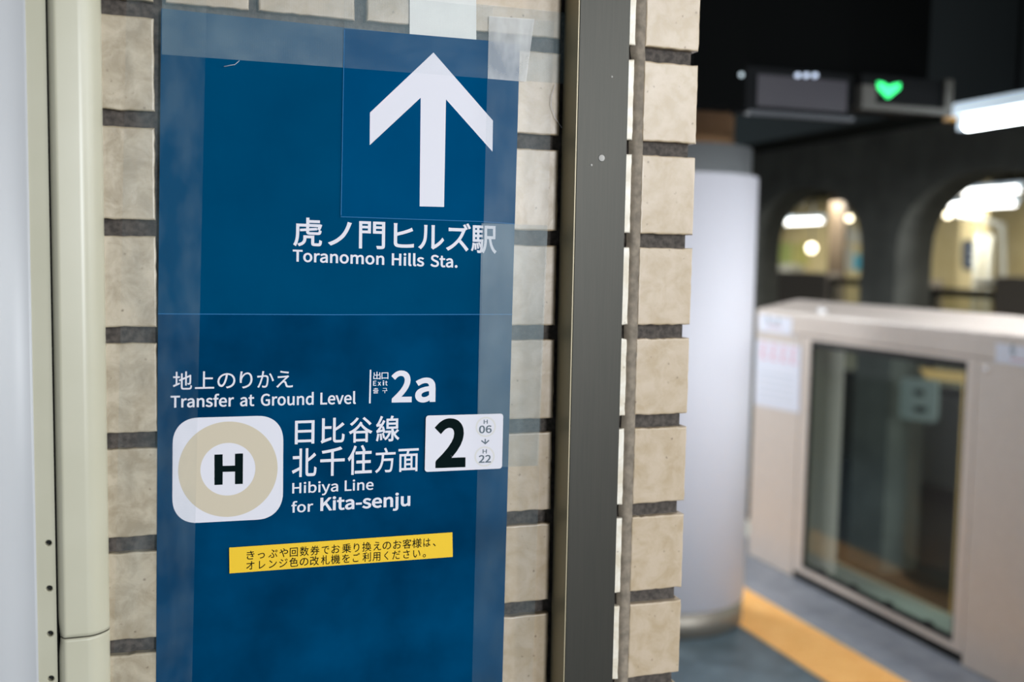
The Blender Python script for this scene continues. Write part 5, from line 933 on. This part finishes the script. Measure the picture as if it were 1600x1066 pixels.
for k in range(4):
    x = 1189 + 15.5 * k; y = 535 + 2.7 * k
    mb.add(on_gate([(x, y), (x + 9, y + 1.5), (x + 9, y + 5), (x, y + 3.5)], .0008), [(0, 1, 2, 3)])
    mb.add(on_gate([(x + 3, y + 4), (x + 6, y + 4.5), (x + 6, y + 20), (x + 3, y + 19.5)], .0008), [(0, 1, 2, 3)])
    mb.add(on_gate([(x, y + 22), (x + 10, y + 23.5), (x + 10, y + 27), (x, y + 25.5)], .0008), [(0, 1, 2, 3)])
    mb.add(on_gate([(x, y + 10), (x + 2.5, y + 10.4), (x + 2.5, y + 22), (x, y + 21.6)], .0009), [(0, 1, 2, 3)])
link('heading', mb, M_PINK, no)
mb = MB()
for k in range(5):
    y = 580 + 10 * k
    mb.add(on_gate([(1187, y), (1240, y + 9), (1240, y + 11.5), (1187, y + 2.5)], .0008), [(0, 1, 2, 3)])
link('text_lines', mb, pm('pale_text', '#c3c9d2', .6), no)
lab = tag(link('label_plate', gate_sheet([(1556, 536), (1640, 547), (1640, 578), (1555, 566)]), M_LABEL, gate), 'white door number label reading 6')
mb = text_line(MB(), (1330, 430, 5.922), [('6', 1473, 1518)], ('6', 1490, 640, 745), .12, 14, depth=GX - .0008, plane='x')
link('number', mb, pm('label_ink', '#4f6a70', .6), lab)
link('underline', MB().add(on_gate([(1579, 560), (1632, 567), (1632, 569), (1579, 562)], .0008), [(0, 1, 2, 3)]), M_RED, lab)

# ------------------------------------------------------------------ ceiling, hanging things
ceil = link('ceiling', MB().box(-3, 3.6, -4, 20, 2.76, 2.9), M_CEIL, None); tag(ceil, kind='structure')
hatch = link('ceiling_light_panel', MB().box(2.35, 2.72, 3.02, 3.35, 2.745, 2.765), pm('pale_ceiling', '#cfd2cf', .6), None, loc=(2.5, 3.1, 2.745)); tag(hatch, 'small pale panel on the dark ceiling, above the round column', 'panel')
beam = link('trim_1', MB().box(3.3, 3.6, -4, 20, 2.20, 2.9), M_CEIL, None); tag(beam, kind='structure')

def panel_box(x0, x1, y0, y1, z0, z1): return MB().box(x0, x1, y0, y1, z0, z1)
box = thing('hanging_display', (2.38, 2.05, 2.06), 'dark hanging display box with three small round lights along its top', 'display')
link('casing', panel_box(2.152, 2.600, 2.0, 2.10, 2.075, 2.235), M_BOX, box, bevel=.006)
link('screen', panel_box(2.20, 2.575, 1.994, 2.0, 2.095, 2.205), pm('screen_dark', '#221f27', .4), box)
link('lower_lip', panel_box(2.165, 2.605, 1.985, 2.01, 2.062, 2.078), pm('lip_grey', '#2f3238', .4), box)
lit = emit('pale_light', (.65, .75, .95), .9)
for px in (1247.5, 1261, 1274.5):
    c = on_y(px, 117.5, 1.99)
    link('indicator_light', MB().lathe([(.008, 2.0), (.008, 1.99), (.005, 1.985)], (c.x, 0, c.z), 16, 'Y'), lit, box)
link('mount_box', panel_box(1.93, 2.148, 1.985, 2.12, 2.085, 2.76), M_ROD, box)
link('mount_plate', panel_box(2.148, 2.630, 2.06, 2.09, 2.237, 2.76), M_ROD, box)
sp = on_y(1158, 117, 1.985)
link('indicator_light', MB().lathe([(.008, 1.985), (.006, 1.979)], (sp.x, 0, sp.z), 16, 'Y'), emit('lens_glint', (.55, .65, .7), .7), box)

sg = thing('signal_display', (2.84, 2.16, 2.12), 'hanging signal box showing a glowing green down arrow', 'signal')
link('casing', panel_box(2.645, 3.040, 2.004, 2.25, 2.130, 2.240), M_BOX, sg)
mb = MB().box(2.638, 3.048, 1.99, 2.03, 2.112, 2.135).box(3.012, 3.048, 1.99, 2.03, 2.135, 2.245).box(2.638, 2.70, 1.99, 2.03, 2.135, 2.20)
link('frame', mb, M_BOXFRAME, sg)
g = [(1372, 128), (1380, 129), (1388, 135), (1399, 131), (1407, 130), (1406, 139), (1389, 153), (1387, 153), (1373, 138)]
link('green_arrow', MB().prism([on_y(x, y, 1.988) for x, y in g], (0, .006, 0)), M_GREEN, sg)
link('mount_plate', panel_box(2.66, 3.02, 2.10, 2.13, 2.242, 2.76), M_ROD, sg)

# fluorescent lamp over the track side
def lamp(p0, p1, label, mt, housing_up=.05, r=.016, top=2.77, watts=0, group='fluorescent lamps'):
    p0, p1 = Vector(p0), Vector(p1)
    mid = (p0 + p1) / 2
    t = thing('fluorescent_lamp', mid, label, 'lamp', group)
    d = (p1 - p0).normalized(); s = d.cross(Vector((0, 0, 1))).normalized(); u = Vector((0, 0, 1))
    a, b = p0 - d * .04, p1 + d * .04
    w_ = .055
    base = [a - s * w_ + u * .035, a + s * w_ + u * .035, a + s * w_ * .7 + u * (.035 + housing_up), a - s * w_ * .7 + u * (.035 + housing_up)]
    link('housing', MB().prism(base, b - a), M_HOUSING, t)
    link('tube', MB().tube([p0 + (p1 - p0) * k / 6 for k in range(7)], r, 16), mt, t, smooth=True)
    for k in (.2, .8):
        q = p0 + (p1 - p0) * k
        link('hanger', MB().tube([(q.x, q.y, q.z + .08), (q.x, q.y, top)], .008), M_ROD, t)
    for q in (p0 - d * .02, p1 + d * .02):
        link('end_cap', MB().box(q.x - .018, q.x + .018, q.y - .018, q.y + .018, q.z - .02, q.z + .036), M_HOUSING, t)
    if watts: area_light('lamp_glow', mid - Vector((0, 0, .04)), mid - Vector((0, 0, 1)), .05, (p1 - p0).length, watts, COOL)
    return t
lp0 = on_x(1512, 195, 3.24); lp1 = lp0 + Vector((0, -1.2, 0.0))
lamp(lp0, lp1, 'bright fluorescent lamp at the upper right, nearest of the lamps', M_TUBE, r=.024, top=2.77, watts=13)
sb = thing('lamp_bracket', lp0 + Vector((0, .06, .03)), 'small orange striped bracket at the end of the nearest lamp', 'bracket')
link('bracket', MB().box(3.20, 3.28, lp0.y + .042, lp0.y + .09, lp0.z + .02, lp0.z + .075)  , pm('bracket_orange', '#b8862c', .6), sb)
# ------------------------------------------------------------------ track pit, arched wall between the tracks, far platform
M_TRACK = pm('track_ballast', '#1d2021', .95, c2='#141617', scale=14)
M_ARCH = pm('arch_concrete', '#6e706a', .85, c2='#5a5c57', scale=3)
M_CREAM = pm('far_wall_cream', '#c8ba8c', .7, c2='#beae7e', scale=3)
M_FARGATE = pm('far_gate_brown', '#8a8074', .5)
M_BLACKBAR = pm('black_rail', '#14181a', .5)
M_WHITEPIPE = pm('white_pipe', '#b4b4a8', .5)
M_NAVY = pm('navy_plate', '#1e2b3e', .4)
pit = link('floor_track', MB().box(3.50, 9.0, -4, 30, -1.3, -1.1), M_TRACK, None); tag(pit, kind='structure')
for x, lab in ((4.35, 'steel rail nearest the platform gates'), (5.45, 'steel rail nearest the arched wall on this side')):
    tag(link('rail', MB().box(x - .03, x + .03, -3, 29, -1.0, -.96).box(x - .010, x + .010, -3, 29, -1.09, -1.0).box(x - .06, x + .06, -3, 29, -1.10, -1.09), pm('rail_steel', '#6d6a66', .35, .9), None, loc=(x, 13, -1.1)), lab, 'rail', 'running rails in the track pit')

# arched wall: openings between pillars, extruded through its thickness
AX0, AX1 = 6.0, 6.37
SP = 2.30
near = [5.90 + SP * k for k in range(-3, 10)]              # near (-Y) side of each pillar
PW = .46
def arch_wall():
    mb, low = MB(), MB()
    top = 2.9
    for k, y0 in enumerate(near):
        low.box(AX0, AX1, y0, y0 + PW, -1.1, 1.60)
        if k == len(near) - 1: break
        a, b = y0 + PW, near[k + 1]
        n = 16; arc = []
        for i in range(n + 1):
            t = math.pi * i / n
            arc.append(((a + b) / 2 - (b - a) / 2 * math.cos(t), 1.60 + .66 * math.sin(t) ** .75))
        for i in range(n):
            (ya, za), (yb, zb) = arc[i], arc[i + 1]
            mb.prism([(AX0, ya, za), (AX0, yb, zb), (AX0, yb, top), (AX0, ya, top)], (AX1 - AX0, 0, 0))
        mb.box(AX0, AX1, y0, y0 + PW, 1.60, top)
    return mb, low
hi, lo_ = arch_wall()
aw = link('wall_center', hi, M_ARCH, None); tag(aw, kind='structure')
link('pillars', lo_, M_ARCH, aw)
tc = link('ceiling_track', MB().box(3.6, 14, -4, 30, 2.85, 3.0), M_CEIL, None); tag(tc, kind='structure')
fp = link('floor_far', MB().box(9.0, 13.0, -4, 32, -1.3, 0), pm('far_floor', '#6d6a62', .6), None); tag(fp, kind='structure')
fw = link('wall_far', MB().box(12.6, 12.9, -4, 32, 0, 2.9), M_CREAM, None); tag(fw, kind='structure')
ew = link('wall_back', MB().box(-3, 3.0, 15.5, 15.8, 0, 2.8), pm('back_wall', '#a29680', .7), None); tag(ew, kind='structure')

# far platform gates
def far_gate(y0, y1, h, label, glazed):
    t = thing('platform_gate', (9.1, (y0 + y1) / 2, 0), label, 'gate', 'gates of the far platform')
    if not glazed:
        link('casing', MB().box(9.0, 9.25, y0, y1, 0, h), M_FARGATE, t, bevel=.01)
    else:
        mb = MB().box(9.05, 9.11, y0, y1, h - .10, h).box(9.05, 9.11, y0, y0 + .05, .1, h - .10).box(9.05, 9.11, y1 - .05, y1, .1, h - .10).box(9.05, 9.11, y0, y1, 0, .1)
        link('frame', mb, M_BLACKBAR, t)
        link('window_pane', MB().box(9.075, 9.085, y0 + .05, y1 - .05, .1, h - .10), glass_mat('far_glass', (.8, .8, .75)), t)
far_gate(6.2, 7.93, 1.44, 'brown closed gate casing of the far platform, at the right edge', False)
far_gate(7.94, 8.98, 1.28, 'glazed far platform gate with a black top rail, right of the dark pillar', True)
far_gate(9.0, 10.25, 1.36, 'brown far platform gate casing hidden partly by the dark arch pillar', False)
far_gate(10.26, 11.0, 1.36, 'narrow glazed far platform gate seen through the left arch', True)
far_gate(11.01, 13.2, 1.42, 'wide brown far platform gate casing seen through the left arch', False)

def far_lamp(px0, py0, px1, py1, x, label):
    a = on_x(px0, py0, x); b = on_x(px1, py1, x)
    z = (a.z + b.z) / 2
    lamp((x, a.y, z), (x, b.y, z), label, M_TUBE_FAR, r=.04, top=2.86)
far_lamp(1484, 322, 1585, 318, 9.9, 'bright lamp in the top of the right arch, lower of the pair')
far_lamp(1498, 300, 1592, 298, 10.4, 'bright lamp in the top of the right arch, upper of the pair')
far_lamp(1228, 350, 1284, 342, 10.0, 'bright lamp in the top of the left arch, lower of the pair')
far_lamp(1228, 318, 1250, 316, 11.0, 'short bright lamp in the crown of the left arch')
def bulb(px, py, x, r, label):
    c = on_x(px, py, x)
    t = thing('wall_lamp', (x, c.y, c.z), label, 'lamp')
    link('globe', MB().lathe([(r * math.sin(math.pi * k / 12) + 1e-4, -r * math.cos(math.pi * k / 12)) for k in range(13)], (x, c.y, c.z), 20), M_BULB, t, smooth=True)
    link('stem', MB().tube([(x, c.y, c.z + r * .9), (x, c.y, 2.85)], .012), M_BLACKBAR, t)
bulb(1327, 341, 8.6, .038, 'small round warm lamp in the right part of the left arch')
bulb(1481, 336, 8.6, .038, 'small round warm lamp at the left edge of the right arch')
bulb(1268, 388, 10.6, .075, 'round pale lamp low in the left arch')

def far_plate(name, pts, x, mat, label, cat, th=.03):
    q = [on_x(px, py, x) for px, py in pts]
    c = sum(q, Vector()) / len(q)
    return tag(link(name, MB().prism(q, (th, 0, 0)), mat, None, loc=c), label, cat)
def far_col(px0, px1, x, mat, label, th=.35):
    a, b = on_x(px0, 420, x).y, on_x(px1, 420, x).y
    y0, y1 = min(a, b), max(a, b)
    return tag(link('square_column', MB().box(x, x + th, y0, y1, 0, 2.85), mat, None, bevel=.01, loc=(x + th / 2, (y0 + y1) / 2, 0)), label, 'column', kind='thing')
far_col(1292, 1317, 10.9, pm('brown_column', '#5d4f3e', .6), 'brown column of the far platform seen through the left arch', .06)
far_col(1496, 1533, 11.4, pm('cream_column', '#c2b48a', .6), 'cream column of the far platform that carries the navy plate', .10)
pts = [on_x(x, y, 11.39) for x, y in round_quad([(1502.5, 374), (1528, 376), (1528, 423), (1502.5, 422)], 9)]
pl = tag(link('station_plate', MB().prism(pts, (.008, 0, 0)), M_NAVY, None, loc=pts[0]), 'navy rounded plate on the cream far column', 'sign')
M_PLATE = pm('plate_grey', '#78808a', .5)
for y in (388, 400, 410):
    link('marking', MB().add([on_x(x, yy, 11.385) for x, yy in ((1511, y), (1520, y), (1520, y + 5), (1511, y + 5))], [(0, 1, 2, 3)]), M_PLATE, pl)
far_plate('wall_panel', [(1213, 379), (1237, 380), (1237, 412), (1212, 412)], 12.571, pm('green_panel', '#a8b46c', .6), 'pale green panel on the far wall at the left of the left arch', 'panel')
far_plate('wall_panel', [(1242, 380), (1262, 380), (1262, 414), (1242, 413)], 12.571, pm('olive_panel', '#aca862', .6), 'olive panel on the far wall in the middle of the left arch', 'panel')
far_plate('poster', [(1322, 354), (1334, 354), (1346, 372), (1344, 380), (1321, 380)], 12.571, M_WHITEPIPE, 'white poster high behind the left arch pillar', 'poster')
far_plate('poster', [(1320, 386), (1332.5, 385), (1332.5, 423), (1319, 423)], 12.571, M_WHITEPIPE, 'tall white poster beside the small blue board', 'poster')
far_plate('poster', [(1334, 398), (1345, 398), (1344, 422), (1334, 422)], 12.571, pm('cyan_board', '#45a3bd', .6), 'small bright blue board on the far wall', 'poster')
far_plate('bench_cover', [(1212, 413), (1232, 412), (1238, 420), (1234, 429), (1216, 427)], 12.3, M_WHITEPIPE, 'white rounded cover low on the far wall at the left of the left arch', 'cover', .3)
q = [on_x(x, y, 10.8) for x, y in ((1488, 334), (1530, 342), (1566, 352), (1567, 425))]
q = [Vector((10.8, q[0].y + .05, 2.86))] + q + [Vector((10.8, q[-1].y, 0))]
tag(link('pipe', MB().tube(q, .045, 12), M_WHITEPIPE, None, smooth=True, loc=q[0]), 'white bent pipe on the far platform right of the navy plate', 'pipe')
for px, lab in ((1530, 'thin white upright pipe beside the cream far column'), (1547, 'pale upright pipe between the cream column and bent pipe')):
    a = on_x(px, 355, 11.2)
    tag(link('pipe', MB().tube([(11.2, a.y, 0), (11.2, a.y, 2.0)], .05, 12), M_WHITEPIPE, None, smooth=True, loc=(11.2, a.y, 0)), lab, 'pipe')
c = on_x(1536, 455, 9.08)
tag(link('white_bundle', MB().lathe([(.03, -.04), (.16, -.02), (.20, .02), (.12, .05), (.02, .06)], (9.18, c.y, 1.345), 24), M_WHITEPIPE, None, smooth=True, loc=(9.18, c.y, 1.3)), 'white rounded bundle lying on the black gate rail', 'bundle')

# board and orange bar low on the arch pillar, seen through the gate window
bpts = [on_x(x, y, 5.985) for x, y in round_quad([(1408, 590), (1466, 594), (1463, 661), (1405, 654)], 8)]
bd = tag(link('pillar_board', MB().prism(bpts, (.015, 0, 0)), pm('board_grey', '#aab5b0', .6), None, loc=bpts[0]), 'grey rounded board low on the arch pillar, seen through the gate window', 'board')
for y0, w_ in ((608, 16), (634, 20)):
    link('marking', MB().add([on_x(x, y, 5.983) for x, y in ((1428, y0), (1428 + w_, y0 + 2), (1428 + w_, y0 + 12), (1428, y0 + 10))], [(0, 1, 2, 3)]), pm('board_mark', '#3a4443', .6), bd)
q = [on_x(x, y, 5.0) for x, y in ((1436, 575), (1512, 584), (1512, 599), (1447, 592))]
tag(link('track_sign', MB().prism(q, (.04, 0, 0)).tube([(5.02, q[1].y + .02, q[1].z - .02), (5.02, q[1].y + .02, -1.1)], .025), pm('sign_orange', '#f2c37a', .6), None, loc=q[0]), 'pale orange bar sign on a stake in the track pit, seen through the gate window', 'sign')
